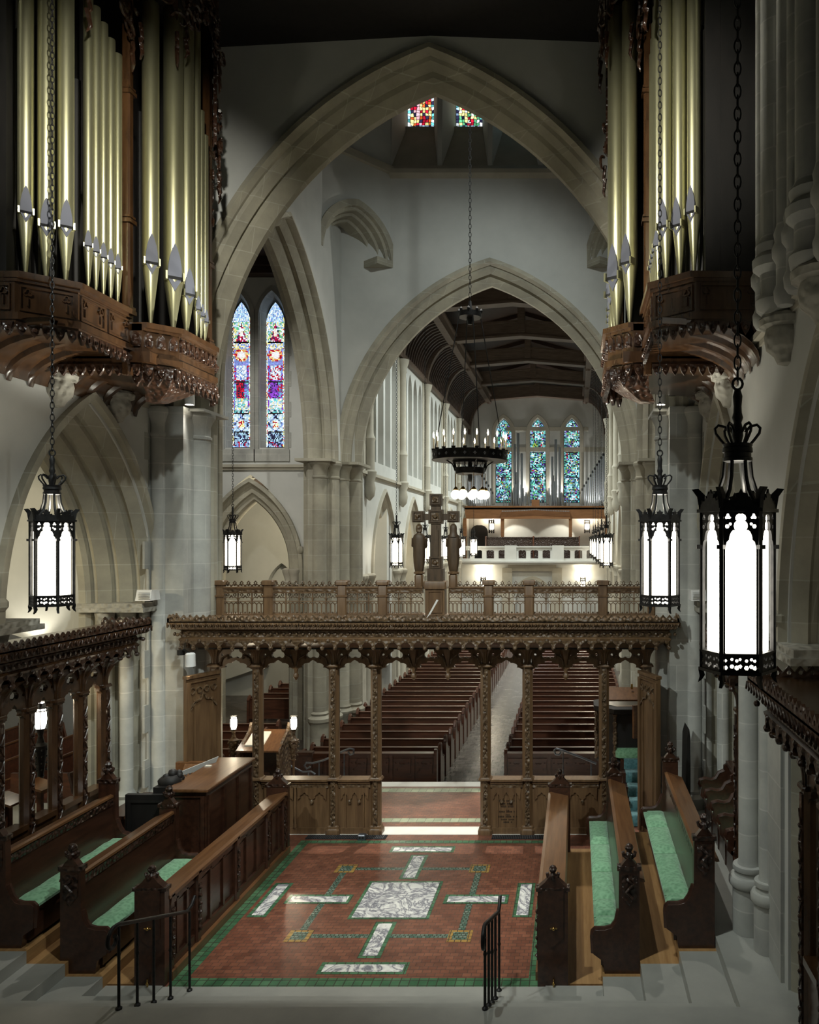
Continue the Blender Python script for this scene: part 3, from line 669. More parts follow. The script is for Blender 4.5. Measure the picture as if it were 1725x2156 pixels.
# ================================================================ NAVE
NH = 4.45; BAYS = [25.9, 30.85, 35.8, 40.75, 45.7, 50.7]; Y0, Y1 = 23.5, 50.7
for sg, nm in ((-1, 'left'), (1, 'right')):
    x = AX+sg*NH; F = YZ(x, sg); pts = [(Y1, -.8), (Y1, 13.0), (Y0, 13.0), (Y0, -.8)]; holes = []
    cs = [23.4]+[(a+b)/2 for a, b in zip(BAYS, BAYS[1:])]; R = rad(1.85, 3.0)
    for c in cs[1:]: pts += arch_line(c, 3.9, 1.75, R-.1, 0, -.8, 10)
    for c in cs[1:]:
        for o in (-1.56, -.52, .52, 1.56): holes.append(lancet(c+o, 7.75, .78, 11.2, 12.0, 5))
    for o in (.5, 1.5): holes.append(lancet(23.9+o-.1, 7.75, .78, 11.2, 12.0, 5))
    w = MB(); w.plate(pts, F, 0, .45, holes); struct('wall_nave_'+nm, w, 'plaster')
    b = MB(); b.plate(rect(Y0, Y1, 7.3, 12.6), F, .40, .5); struct('wall_clerestory_'+nm, b, 'plainstone')
    t = MB()
    for c in cs[1:]: t.arch(F, c, 3.9, 1.85, R, [(0, 0), (0, -.08), (-.08, -.1), (-.12, .02), (-.25, .1), (-.3, .2), (-.45, .26), (-.5, .45), (-.5, .6)], -.8, 12)
    struct('trim_arcade_'+nm, t, 'plainstone', 35)
    k = MB()
    for c in BAYS[:-1]:
        for o in (-.62, -.3, 0, .3, .62):
            px, py, _ = F(c+o, 0, .05 if o else -.08)
            k.lathe([(.2, -.8), (.2, -.3), (.14, -.2), (.13, 3.4), (.15, 3.44), (.13, 3.5), (.2, 3.75), (.23, 3.8), (.23, 3.88), (.17, 3.92)], (px, py, 0), 10)
    struct('trim_piers_'+nm, k, 'plainstone', 40)
    t = MB(); t.plate(rect(Y0, Y1, 7.14, 7.20), F, -.06, .05); t.plate(rect(Y0, Y1, 7.20, 7.30), F, -.12, .05); struct('trim_string_nave_'+nm, t, 'plainstone')
    t = MB()
    for c in BAYS[:-1]:
        px, py, _ = F(c, 0, -.12)
        t.lathe([(.03, 6.35), (.16, 6.5), (.2, 6.75), (.16, 6.95), (.22, 7.2), (.24, 7.3), (.17, 7.36), (.17, 8.3), (.2, 8.4), (.15, 8.5), (.13, 8.6), (.13, 11.6), (.16, 11.65), (.15, 11.75), (.25, 12.05), (.26, 12.15)], (px, py, 0), 12)
    for c in BAYS[:-1]: t.plate(rect(c-.42, c+.42, 7.3, 12.3), F, -.04, .02)
    struct('trim_shafts_nave_'+nm, t, 'plainstone', 40)
    # aisle wall so the arches show a lit wall behind them
    xo = AX+sg*(NH+3.2)
    if sg > 0:
        b = MB(); b.box(xo, xo+.3, 23.3, 51, -.8, 7); struct('wall_aisle_outer_right', b, 'plaster')
        c = MB(); c.box(x+.3, xo+.3, 23.3, 51, 6.9, 7.1); struct('ceiling_aisle_right', c, 'roofoak')
    # coved cornice with ribs
    q = MB(); qb = MB(); prof = []
    for i in range(9):
        t2 = PI/2*i/8; prof.append((.02+1.25*(1-math.cos(t2)), 12.35+1.7*math.sin(t2)))
    for y0, y1 in zip([Y0]+BAYS[:-1], BAYS):
        rows = [[(x-sg*u, y, z) for u, z in prof] for y in (y0, y1)]
        q.loft(rows, cap=False, closed=False)
        n = int((y1-y0)/.36)
        for j in range(n):
            y = y0+(j+.5)*(y1-y0)/n; r = [[(x-sg*u*1.0-sg*d, y+e, z-d) for u, z in prof] for e, d in ((-.09, 0), (-.06, .07), (.06, .07), (.09, 0))]
            q.loft(r, cap=False, closed=False)
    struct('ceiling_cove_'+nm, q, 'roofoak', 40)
    for z0, z1, d in ((12.2, 12.4, .16), (12.4, 12.5, .10)): qb.plate(rect(Y0, Y1, z0, z1), F, -d, .05)
    for z0, z1, d0, d1 in ((13.95, 14.3, 1.15, 1.45),): qb.box(min(x-sg*d0, x-sg*d1), max(x-sg*d0, x-sg*d1), Y0, Y1, z0, z1)
    qb.box(min(x-sg*1.1, x-sg*1.55), max(x-sg*1.1, x-sg*1.55), Y0, Y1, 14.3, 14.42)
    struct('beam_wallplate_'+nm, qb, 'beamoak')
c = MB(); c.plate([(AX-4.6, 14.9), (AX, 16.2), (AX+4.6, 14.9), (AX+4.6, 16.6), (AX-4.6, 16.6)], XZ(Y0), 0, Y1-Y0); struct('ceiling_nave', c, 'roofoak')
for i, y in enumerate(BAYS):
    y -= .25 if i == 5 else 0
    b = MB(); b.plate([(AX-3.35, 14.15), (AX, 14.42), (AX+3.35, 14.15), (AX+3.35, 14.75), (AX, 15.0), (AX-3.35, 14.75)], XZ(y-.22), 0, .44)
    b.plate([(AX-3.4, 14.05), (AX, 14.33), (AX+3.4, 14.05), (AX+3.4, 14.16), (AX, 14.44), (AX-3.4, 14.16)], XZ(y-.27), 0, .54)
    b.plate([(AX-3.4, 14.7), (AX, 14.96), (AX+3.4, 14.7), (AX+3.4, 14.82), (AX, 15.06), (AX-3.4, 14.82)], XZ(y-.27), 0, .54)
    b.box(AX-.16, AX+.16, y-.30, y+.30, 14.5, 15.6)
    for sg in (-1, 1):        # curved bracket down the wall
        pr = [(AX+sg*(NH-.02-1.3*(1-math.cos(PI/2*j/8))), 11.9+2.2*math.sin(PI/2*j/8)) for j in range(9)]
        b.bar(pr, XZ(y-.15), .26, 0, .30)
        b.ball((AX+sg*(NH-1.35), y, 14.0), .17, 8)
    struct('beam_tie', b, 'beamoak')
for y in [ (a+b)/2 for a, b in zip([Y0]+BAYS, BAYS)]:
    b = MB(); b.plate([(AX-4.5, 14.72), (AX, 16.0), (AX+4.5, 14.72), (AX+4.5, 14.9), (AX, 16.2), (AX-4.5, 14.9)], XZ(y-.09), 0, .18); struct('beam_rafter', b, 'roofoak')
# end wall of the nave: three lancets
w = MB(); ex = (AX-2.2, AX+.02, AX+2.22)
w.plate(rect(AX-5, AX+5, -.8, 16.6), XZ(Y1), 0, .8, [lancet(c, 7.5, 1.02, 12.0, 12.95) for c in ex]); struct('wall_nave_end', w, 'plaster')
t = MB()
for c in ex:
    t.arch(XZ(Y1), c, 12.0, .51, rad(.51, .95), [(.26, 0), (.24, -.05), (.04, -.04), (0, .1), (0, .3)], 7.4, 10)
t.plate(rect(AX-2.0, AX+2.0, 12.15, 12.4), XZ(Y1), -.04, .02); t.plate(rect(AX+1.0, AX+3.3, 12.15, 12.4), XZ(Y1), -.03, .02)
t.plate(rect(AX-3.2, AX+4.4, 10.8, 11.1), XZ(Y1), -.02, .02); struct('trim_windows_end', t, 'plainstone')
for i, c in enumerate(ex): glass_window('window_%d' % (9+i), c, Y1+.25, 7.55, .98, 12.0, 12.9, foliate(), 13, 84, 21+i)
# ================================================================ ORGAN CASES (left one built, right one mirrored)
def pipe_parts(parent, mir, x, y, z0, r, zm, zt, n, matp='gold'):
    nx, ny = n; L = math.hypot(nx, ny); nx /= L; ny /= L
    p = MB(); p.lathe([(r*.16, z0), (r*.2, z0+.02), (r*.97, zm-.04), (r, zm), (r, zt), (r*.96, zt+.01), (r*.9, zt)], (x, y, 0), 20)
    q = MB(); F = frame((x, y, zm), (-ny, nx, 0), (nx, ny, 0)); h = r*3.6
    leaf = [(-.70*r, 0), (.70*r, 0), (.66*r, h*.3), (.5*r, h*.6), (.25*r, h*.85), (0, h), (-.25*r, h*.85), (-.5*r, h*.6), (-.66*r, h*.3)]
    q.plate(leaf, F, r*.5, r*1.02, m=0)
    q.plate(rect(-.72*r, .72*r, -.32*r, .05*r), F, r*.6, r*1.0, m=1)
    q.plate([(-.66*r, -.32*r), (0, -1.6*r), (.66*r, -.32*r)], F, r*.45, r*.93, m=0)
    for s2 in (-1, 1): q.plate(rect(s2*.86*r-.1*r, s2*.86*r+.1*r, -.45*r, .45*r), F, r*.3, r*1.25, m=2)
    if mir: p = p.mirror(); q = q.mirror()
    o = p.obj('organ_pipe', matp, parent, 40)
    m = q.obj('mouth', ['mouthmetal', 'darkslot', matp]); m.parent = o
def poly_prism(mb, pts, z0, z1, grow=0, m=0):
    c = Vector((-7.2, 10.6))
    P = []
    for p in pts:
        v = Vector(p)
        if grow and v.x > -7.0: v = v+Vector((grow, -grow*.4 if v.y < 10 else 0))
        P.append(v)
    mb.loft([[(p.x, p.y, z0) for p in P], [(p.x, p.y, z1) for p in P]], m)
def edge_frames(pts):
    for a, b in zip(pts, pts[1:]):
        a = Vector((*a, 0)); b = Vector((*b, 0)); u = (b-a).normalized(); yield frame(a, u, (u.y, -u.x, 0)), (b-a).length, a, b
BAY1 = [(-7.08, 8.85), (-6.34, 8.85), (-5.89, 9.27), (-5.89, 10.36), (-7.08, 10.36)]
BAY2 = [(-7.08, 10.36), (-5.74, 10.36), (-5.42, 10.70), (-5.42, 11.75), (-5.62, 12.1), (-7.08, 12.6)]
def curl(mb, F, u, v, r, t0, turns, w, m=0, d=.0, n=14):
    pts = []; rr = []
    for i in range(n+1):
        s = i/n; q = r*(1-.78*s); t = t0+turns*2*PI*s
        pts.append(F(u+q*math.cos(t)-r*math.cos(t0), v+q*math.sin(t)-r*math.sin(t0), d)); rr.append(w*(1-.6*s)+.004)
    mb.tube(pts, rr, 5, m)
def organ(mir, side, label):
    T = thing('pipe_organ', label, 'organ', ((2*AX if mir else 0)+(-1 if mir else 1)*-6.4, 10.5, 7.3))
    put = lambda mb, n, m, sm=None: (mb.mirror() if mir else mb).obj(n, m, T, sm)
    # coved and ribbed underside
    c = MB(); prof = [(-7.06+1.1*(1-math.cos(PI/2*i/8)), 7.06+.48*math.sin(PI/2*i/8)) for i in range(9)]
    rows = [[(x, y, z) for x, z in prof] for y in (8.85, 12.55)]; c.loft(rows, cap=False, closed=False)
    for j in range(10):
        y = 8.95+j*.40; r = [[(x, y+e, z-d) for x, z in prof] for e, d in ((-.07, 0), (-.04, .06), (.04, .06), (.07, 0))]
        c.loft(r, cap=False, closed=False)
    c.box(-6.1, -5.6, 10.3, 12.2, 7.36, 7.5); put(c, 'cove', 'organoak', 35)
    # boxes below the pipes: cornice, panels, carved band, fringe
    for nm, pts, zt, zb, band in (('lower_case', BAY1, 8.03, 7.56, 0), ('lower_case', BAY2, 7.88, 7.42, 1)):
        b = MB(); poly_prism(b, pts, zb, zt); poly_prism(b, pts, zt-.09, zt-.05, .035); poly_prism(b, pts, zt-.05, zt+.02, .07); poly_prism(b, pts, zb-.05, zb+.03, .05); poly_prism(b, pts, zb-.11, zb-.05, .01)
        for F, L, a, e in list(edge_frames(pts))[:-1]:
            k = max(1, int(L/.5))
            for i in range(k):
                u0 = L*i/k+.05; u1 = L*(i+1)/k-.05
                if band: continue
                b.bar([(u0, zb+.07), (u1, zb+.07), (u1, zt-.13), (u0, zt-.13)], F, .03, -.01, .02, closed=True)
                for s2 in (u0+.07, u1-.07):
                    b.bar([(s2, zb+.12), (s2, zt-.25)], F, .014, 0, .02); b.bar(trefoil(s2, zt-.2, .035), F, .012, 0, .02, closed=True)
        o = put(b, nm, 'organoak', 30)
        for F, L, a, e in list(edge_frames(pts))[:-1]:
            f = MB(); k = max(2, int(L/.12))
            for i in range(k):
                u = L*(i+.5)/k
                if band: f.plate(lancet(u, zt-.30, .10, zt-.2, zt-.11, 3), F, .0, .035); f.ball(F(u, zt-.26, .04), .035, 6)
                f.plate([(u-.06, zb-.08), (u-.035, zb-.18), (u, zb-.23), (u+.035, zb-.18), (u+.06, zb-.08)], F, -.01, .03); f.ball(F(u, zb-.15, .03), .03, 6)
            g = (f.mirror() if mir else f).obj('carved_band', 'organcarved', None, 40); g.parent = o
    b = MB()            # bracket and pendant under the second bay
    b.loft([[(-5.95, 10.5, 7.34), (-5.45, 10.62, 7.34), (-5.43, 11.75, 7.34), (-5.95, 12.1, 7.34)], [(-6.0, 10.9, 7.12), (-5.7, 10.95, 7.12), (-5.68, 11.5, 7.12), (-6.0, 11.7, 7.12)], [(-6.1, 11.1, 6.98), (-5.9, 11.1, 6.98), (-5.9, 11.3, 6.98), (-6.1, 11.3, 6.98)]])
    for F, L, a, e in edge_frames([(-5.95, 10.5), (-5.43, 10.6), (-5.41, 11.8), (-5.7, 12.2)]):
        k = int(L/.13)
        for i in range(k): u = L*(i+.5)/k; b.plate([(u-.06, 7.32), (u-.05, 7.18), (u, 7.08), (u+.05, 7.18), (u+.06, 7.32)], F, -.02, .03); b.ball(F(u, 7.2, .03), .035, 6)
    put(b, 'pendant', 'organcarved', 35)
    # posts, dark back and head
    for x, y, w in ((-5.93, 10.36, .055), (-5.66, 12.02, .06)):
        b = MB(); b.cham(x-w, x+w, y-w, y+w, 7.2, 14.0, .02)
        for z in (8.0, 9.2, 10.9, 12.3): b.box(x-w-.025, x+w+.025, y-w-.025, y+w+.025, z, z+.05); b.box(x-w-.015, x+w+.015, y-w-.015, y+w+.015, z+.07, z+.10)
        put(b, 'post', 'organoak', 30)
    b = MB(); b.box(-7.08, -6.62, 8.86, 12.6, 7.6, 14); b.box(-7.0, -6.45, 8.87, 8.97, 8.03, 14); b.box(-6.9, -5.75, 12.1, 12.2, 7.9, 13.0)
    for i in range(12):
        x = -6.6+.02*(i % 3); b.lathe([(.045, 8.1), (.05, 11+.2*(i % 4))], (x+.08, 9.2+i*.25, 0), 8)
    put(b, 'case_back', 'blackoak')
    # carved shades hanging over the pipe tops
    rnd = random.Random(3); s = MB()
    for (a, e), zc in ((((-6.4, 8.85), (-5.9, 9.3)), 12.15), (((-5.87, 9.3), (-5.87, 10.33)), 11.75), (((-5.76, 10.3), (-5.42, 10.66)), 12.0), (((-5.40, 10.7), (-5.40, 11.8)), 12.3), (((-5.45, 11.85), (-5.68, 12.35)), 10.9)):
        F, L, _, _ = next(edge_frames([a, e]))
        for i in range(int(L*34)):
            u = rnd.random()*L; edge = abs(u/L-.5)*2; v = zc+.25-edge*.5+rnd.random()*.7
            curl(s, F, u, v, .05+rnd.random()*.09, rnd.random()*6.28, rnd.choice((-.8, .8)), .022, d=.02+rnd.random()*.07, n=8)
        s.plate([(0, zc+.1), (L*.15, zc+.25), (L*.5, zc+.55), (L*.85, zc+.25), (L, zc+.1), (L, 13.6), (0, 13.6)], F, -.03, .02)
        for i in range(4): s.tube([F(L*(.04 if i % 2 else .96), zc-.1-.1*i, .04), F(L*(.06 if i % 2 else .94), zc-.3-.1*i, .07), F(L*(.03 if i % 2 else .97), zc-.38-.1*i, .04)], [.03, .025, .008], 5)
    put(s, 'carved_shade', 'organcarved', 50)
    # wing of carved foliage at the far end of the case
    s = MB(); F = frame((-5.62, 12.05, 0), (-.55, .85, 0), (.85, .55, 0)); s.plate([(0, 7.9), (.1, 9.5), (.1, 11.2), (.3, 11.5), (.3, 12.4), (0, 12.9)], F, -.04, .02)
    for i in range(30): curl(s, F, .06+rnd.random()*.22, 9.9+rnd.random()*2.6, .05+rnd.random()*.06, rnd.random()*6, rnd.choice((-.8, .8)), .02, d=.04, n=8)
    put(s, 'wing', 'organcarved', 50)
    # pipes
    for t, r, zm, zt in ((.20, .082, 8.78, 13.0), (.52, .088, 8.68, 13.0), (.84, .088, 8.72, 12.9)):
        x = -6.34+.45*t-.09; y = 8.85+.42*t+.09; pipe_parts(T, mir, x, y, 8.04, r, zm, zt, (.62, -.78))
    for i in range(5): pipe_parts(T, mir, -5.99, 9.62+i*.155, 8.04, .054, 8.62-.015*i, 11.75-.1*i, (.55, -.83))
    for x, y, r, zm, zt in ((-5.70, 10.50, .105, 8.72, 12.2), (-5.55, 10.80, .125, 8.62, 12.3), (-5.53, 11.12, .10, 8.50, 12.45), (-5.50, 11.36, .055, 8.36, 12.4), (-5.50, 11.49, .05, 8.30, 11.3), (-5.50, 11.61, .05, 8.25, 11.0)):
        pipe_parts(T, mir, x, y, 7.90, r, zm, zt, (.6, -.8) if y < 11 else (.8, -.6))
    return T
organ(False, 'left', 'carved wood organ case with gilded pipes above the left choir stalls')
organ(True, 'right', 'carved wood organ case with gilded pipes above the right choir stalls')

# ================================================================ LANTERNS
def chain_mesh(z0, z1, pitch=.068, w=.02, t=.0055):
    c = MB(); n = int((z1-z0)/pitch)
    for i in range(n):
        z = z0+(i+.5)*(z1-z0)/n; pts = []
        for j in range(10):
            a = 2*PI*j/10; u = w*math.cos(a); v = (pitch*.5+.010)*math.sin(a)
            pts.append((u, 0, z+v) if i % 2 else (0, u, z+v))
        c.tube(pts, t, 5, closed=True)
    return c
def lantern_parts():
    R = .215; ap = R*math.cos(PI/6)
    fr = MB(); heads = []
    half = [(.089, .125), (.089, .726), (.087, .75), (.080, .777), (.066, .79), (.066, .802), (.062, .818), (.054, .836), (.044, .846), (.031, .846), (.037, .856), (.040, .870), (.037, .886), (.030, .895), (.022, .899), (.030, .908), (.031, .92), (.025, .934), (.012, .941)]
    hole = half+[(0, .94)]+[(-u, v) for u, v in reversed(half)]
    glass = MB(); pieces = []
    for k in range(6):
        th = PI/6+k*PI/3; w = (math.cos(th), math.sin(th), 0); F = frame((w[0]*ap, w[1]*ap, 0), (-math.sin(th), math.cos(th), 0), w)
        sm = [circ(s*.078, .868, .013, 6) for s in (-1, 1)]+[circ(s*.060, .882, .009, 6) for s in (-1, 1)]+[trefoil(s*.074, .924, .016, 4) for s in (-1, 1)]
        fr.plate(rect(-.104, .104, .115, .955), F, -.012, .006, [hole]+sm)
        hs = []
        for i in range(7):
            for j in range(2): hs.append(circ(-.084+.028*i+(.005 if (i*j+i) % 3 else -.004), .047+.041*j+(.004 if i % 2 else -.004), (.014, .010, .0125, .009)[(i*2+j) % 4], 5+(i % 3)))
        fr.plate(rect(-.104, .104, .015, .118), F, -.010, .006, hs)
        g = MB(); g.add([F(-.1, .03, -.035), F(.1, .03, -.035), F(.1, .945, -.035), F(-.1, .945, -.035)], [(0, 1, 2, 3)]); pieces.append(g)
        # cresting: fleur in the middle of the side, small teeth
        fr.plate([(-.10, 1.0), (-.10, 1.03), (-.06, 1.02), (-.05, 1.04), (-.028, 1.035), (-.035, 1.06), (-.012, 1.065), (0, 1.09), (.012, 1.065), (.035, 1.06), (.028, 1.035), (.05, 1.04), (.06, 1.02), (.10, 1.03), (.10, 1.0)], F, .0, .012)
        a = k*PI/3; ca, sa = math.cos(a), math.sin(a)
        G = frame((0, 0, 0), (ca, sa, 0), (-sa, ca, 0))
        fr.plate([(R-.015, .0), (R+.012, .0), (R+.012, .96), (R+.02, 1.0), (R+.028, 1.05), (R+.06, 1.095), (R+.02, 1.10), (R-.02, 1.06), (R-.015, 1.0)], G, -.013, .013)       # corner post and horn
        fr.plate([(R-.01, .0), (R+.02, .0), (R+.012, -.04), (R+.022, -.075), (R, -.06), (R-.02, -.03)], G, -.01, .01)
        fr.plate([(R-.005, .735), (R+.03, .735), (R+.03, .76), (R-.005, .76)], G, -.02, .02)
    for z0, z1, e in ((.0, .018, .02), (.112, .126, .014), (.955, .975, .03), (.975, 1.005, .018)):
        fr.lathe([(R-.03, z0), (R+e, z0), (R+e, z1), (R-.03, z1)], n=6)
    cr = MB()
    for k in range(6):
        a = k*PI/3; ca, sa = math.cos(a), math.sin(a)
        cr.tube([(r*ca, r*sa, z) for r, z in ((.19, 1.0), (.155, 1.03), (.11, 1.09), (.085, 1.17), (.076, 1.27))], [.016, .015, .013, .012, .012], 6)
        cr.tube([(r*ca, r*sa, z) for r, z in ((.07, 1.36), (.10, 1.395), (.13, 1.435), (.135, 1.465), (.115, 1.485), (.075, 1.475), (.045, 1.44))], .009, 5)
    cr.lathe([(.07, 1.26), (.088, 1.265), (.09, 1.285), (.082, 1.29), (.082, 1.315), (.092, 1.32), (.09, 1.345), (.084, 1.35), (.09, 1.36), (.09, 1.37), (.05, 1.37)], n=18)
    cr.lathe([(.02, 1.36), (.035, 1.42), (.03, 1.47), (.024, 1.5), (.034, 1.53), (.026, 1.56), (.024, 1.60), (.03, 1.66), (.018, 1.70)], n=10)
    cr.tube([(.03*math.cos(t), 0, 1.735+.035*math.sin(t)) for t in inter(0, 2*PI, 12)[:-1]], .009, 5, closed=True)
    return fr.data('lantern_frame', 'iron', 35), cr.data('lantern_crown', 'iron', 40), pieces
LF, LC, LG = lantern_parts()
LGd = [[g.data('pane', m) for g in LG] for m in ('lanternglass', 'farglass')]
CH = {k: chain_mesh(1.76, k).data('chain', 'iron', 60) for k in (9.3, 8.75, 10.0)}
def lantern(x, y, zb, top, label, group, far=0, rz=0):
    T = thing('hanging_lantern', label, 'lantern', (x, y, zb), group, math.radians(rz))
    if not far: spot('lantern_uplight', (x, y, zb+1.04), (x+(AX-x)*.02, y+.35, zb+3), 75 if y > 6 else 18, 125, .8, .05, (1, .95, .78))
    for n, d in [('frame', LF), ('crown', LC), ('chain', CH[top])]+[('glass_pane', g) for g in LGd[far]]:
        o = bpy.data.objects.new(n, d); COL.objects.link(o); o.parent = T
    return T
lantern(-5.95, 8.9, 4.27, 9.3, 'iron lantern with lit panes hanging before the left organ case', 'chancel lanterns', rz=18)
lantern(.98, 4.75, 4.22, 9.3, 'nearest and largest lit iron lantern on the heavy chain at the right', 'chancel lanterns', rz=-6)
lantern(.957, 8.93, 4.27, 9.3, 'iron lantern with lit panes hanging before the right organ case', 'chancel lanterns', rz=-6)
lantern(-9.2, 21.0, 4.23, 8.75, 'lit lantern hanging before the transept arch below two stained windows', 'transept lantern', 1, 20)
for i, y in enumerate(BAYS[:5]):
    y += .3
    lantern(AX-3.51, y, 4.18, 10.0, 'lit nave lantern along the left arcade, %s from the crossing' % nth(i), 'nave lanterns', 1)
    lantern(AX+3.51, y, 4.18, 10.0, 'lit nave lantern along the right arcade, %s from the crossing' % nth(i), 'nave lanterns', 1)

# ================================================================ CHANDELIER in the crossing
C0 = Vector((AX, 18.42, 0))
T = thing('chandelier', 'black iron ring chandelier with lit candles and globes above the crossing', 'chandelier', (AX, 18.42, 6.0))
r = MB(); c0 = (AX, 18.42, 0)
for k in range(24):
    a = k*PI/12; F = frame((AX+.85*math.cos(a), 18.42+.85*math.sin(a), 7.0), (-math.sin(a), math.cos(a), 0), (math.cos(a), math.sin(a), 0)); r.plate(rect(-.114, .114, -.09, .09), F, -.012, .012, [circ(0, .022, .018, 6), circ(0, -.022, .018, 6), circ(-.034, 0, .014, 6), circ(.034, 0, .014, 6)])
for k in range(24):
    a = k*PI/12; F = frame((AX+.866*math.cos(a), 18.42+.866*math.sin(a), 7.0), (-math.sin(a), math.cos(a), 0), (math.cos(a), math.sin(a), 0))
    for u, v in ((.02, 0), (-.02, 0), (0, .022), (0, -.022)): r.plate(circ(u, v, .015, 6), F, 0, .008, m=1)  # pale discs stand in for light showing through the pierced quatrefoils
for z in (6.905, 7.095): r.lathe([(.83, z-.012), (.885, z-.012), (.885, z+.012), (.83, z+.012)], c0, 48)
for k in range(4):
    a = k*PI/2+.4; r.tube([(AX+q*math.cos(a), 18.42+q*math.sin(a), z) for q, z in ((.84, 6.95), (.6, 6.92), (.42, 6.8), (.36, 6.65))], .016, 5)
    r.tube([(AX+q*math.cos(a), 18.42+q*math.sin(a), 6.95) for q in (.84, .04)], .012, 5)
r.lathe([(.03, 6.4), (.05, 6.45), (.05, 7.0), (.03, 7.15)], c0, 10)
r.obj('ring', ['iron', 'tin'], T, 40)
r = MB(); r.lathe([(.28, 6.57), (.34, 6.59), (.36, 6.72), (.35, 6.73), (.32, 6.62), (.26, 6.61)], c0, 16)
for k in range(16):
    a = (k+.5)*PI/8; r.tube([(AX+.355*math.cos(a), 18.42+.355*math.sin(a), 6.72), (AX+.385*math.cos(a), 18.42+.385*math.sin(a), 6.86)], .014, 4)
r.lathe([(.375, 6.84), (.40, 6.84), (.40, 6.88), (.375, 6.88)], c0, 16)
for k in range(12): a = k*PI/6; r.lathe([(.03, 6.88), (.045, 6.92), (.02, 6.97)], (AX+.39*math.cos(a), 18.42+.39*math.sin(a), 0), 6)
r.obj('lower_crown', 'iron', T, 40)
for k in range(20):
    a = k*PI/10; r = MB(); e = (AX+.85*math.cos(a), 18.42+.85*math.sin(a), 0)
    r.lathe([(.02, 7.10), (.045, 7.12), (.05, 7.15), (.03, 7.15)], e, 8, m=1); r.lathe([(.015, 7.15), (.015, 7.40)], e, 8)
    o = r.obj('candle', ['wax', 'iron'], T, 40)
    f = MB(); f.lathe([(.004, 7.40), (.016, 7.43), (.020, 7.46), (.012, 7.50), (.003, 7.54)], e, 8); q = f.obj('flame', 'flame', None, 60); q.parent = o
for k in range(9):
    a = k*2*PI/9+.2; e = (AX+.36*math.cos(a), 18.42+.36*math.sin(a), 0)
    g = MB(); g.ball((e[0], e[1], 6.10), .105, 14); o = g.obj('globe', 'globeglass', T, 60)
    g = MB(); g.lathe([(.05, 6.19), (.06, 6.2), (.045, 6.24), (.02, 6.27), (.006, 6.28), (.006, 6.6)], e, 8); q = g.obj('cap', 'brass', None, 40); q.parent = o
r = MB(); r.lathe([(.24, 10.26), (.27, 10.26), (.27, 10.38), (.24, 10.38)], c0, 20)
for k in range(8): a = k*PI/4; r.lathe([(.02, 10.36), (.04, 10.42), (.01, 10.47)], (AX+.26*math.cos(a), 18.42+.26*math.sin(a), 0), 6); r.tube([(AX, 18.42, 10.3), (AX+.25*math.cos(a), 18.42+.25*math.sin(a), 10.3)], .012, 5)
r.lathe([(.05, 10.1), (.08, 10.25), (.05, 10.5), (.03, 10.65)], c0, 8); r.obj('hub', 'iron', T, 40)
cm = chain_mesh(10.65, 20.8, .10, .028, .008).move(AX, 18.42, 0); cm.obj('chain', 'iron', T)
for k in range(4):
    a = k*PI/2+.4; e = (AX+.84*math.cos(a), 18.42+.84*math.sin(a)); m = MB(); h = (AX+.26*math.cos(a), 18.42+.26*math.sin(a))
    m.tube([(h[0], h[1], 10.28), (e[0], e[1], 7.08)], .012, 5); m.obj('stay_rod', 'iron', T)

# ================================================================ ROOD SCREEN
def cusped(u0, u1, v0, v1):      # lower edge of a cusped arch, right to left
    w = u1-u0; out = []
    for f, g in ((1, 0), (.97, .16), (.88, .30), (.80, .33), (.83, .45), (.80, .60), (.72, .72), (.62, .74), (.60, .84), (.5, 1), (.40, .84), (.38, .74), (.28, .72), (.20, .60), (.17, .45), (.20, .33), (.12, .30), (.03, .16), (0, 0)):
        out.append((u0+w*f, v0+(v1-v0)*g))
    return out
def tracery_plate(mb, F, u0, u1, v0, vt, n, d0=-.03, d1=.03, holes=True, af=.62, tf=.78, tr=.075):
    w = (u1-u0)/n; pts = [(u0, vt), (u1, vt)] if False else [(u1, vt), (u0, vt)]
    low = []
    for i in range(n-1, -1, -1):
        a = u0+i*w; low += cusped(a+.012, a+w-.012, v0, v0+(vt-v0)*af)
    pts = [(u0, vt), (u1, vt)]+low
    hs = []
    if holes:
        for i in range(n): hs.append(trefoil(u0+(i+.5)*w, v0+(vt-v0)*tf, min(tr, w*.17)))
        for i in range(n):
            for f in (.12, .88): hs.append(circ(u0+(i+f)*w, v0+(vt-v0)*(tf-.05), .022, 6))
    mb.plate(pts, F, d0, d1, hs)
def carved_post(mb, x, y, z0, zt, w, m0=0, m1=1, back=True):
    mb.cham(x-w, x+w, y-w*.7, y+w*.9, z0, zt, w*.5, m0)
    mb.box(x-w*.42, x+w*.42, y-w*.92, y-w*.6, z0+.12, zt-.1, m1)
    n = int((zt-z0-.3)/.16)
    for i in range(n):
        z = z0+.2+i*.16; mb.ball((x, y-w*.92, z), w*.30, 6, m1); s = 1 if i % 2 else -1
        mb.tube([(x-s*w*.38, y-w*.95, z+.02), (x, y-w*1.02, z+.08), (x+s*w*.38, y-w*.95, z+.14)], w*.09, 4, m1)
    for z in (z0+.02, z0+.10, zt-.06):
        mb.cham(x-w*1.15, x+w*1.15, y-w*1.0, y+w*1.05, z, z+.045, .02, m0)
def fan(mb, x, y, z0, z1, r, m=0, up=.0):
    n = 28; prof = []
    for i in range(9):
        t = i/8; prof.append((.06+(r-.06)*t**2.6, z0+(z1-z0)*t**.9))
    mb.lathe(prof, (x, y, 0), n, m, star=.12)
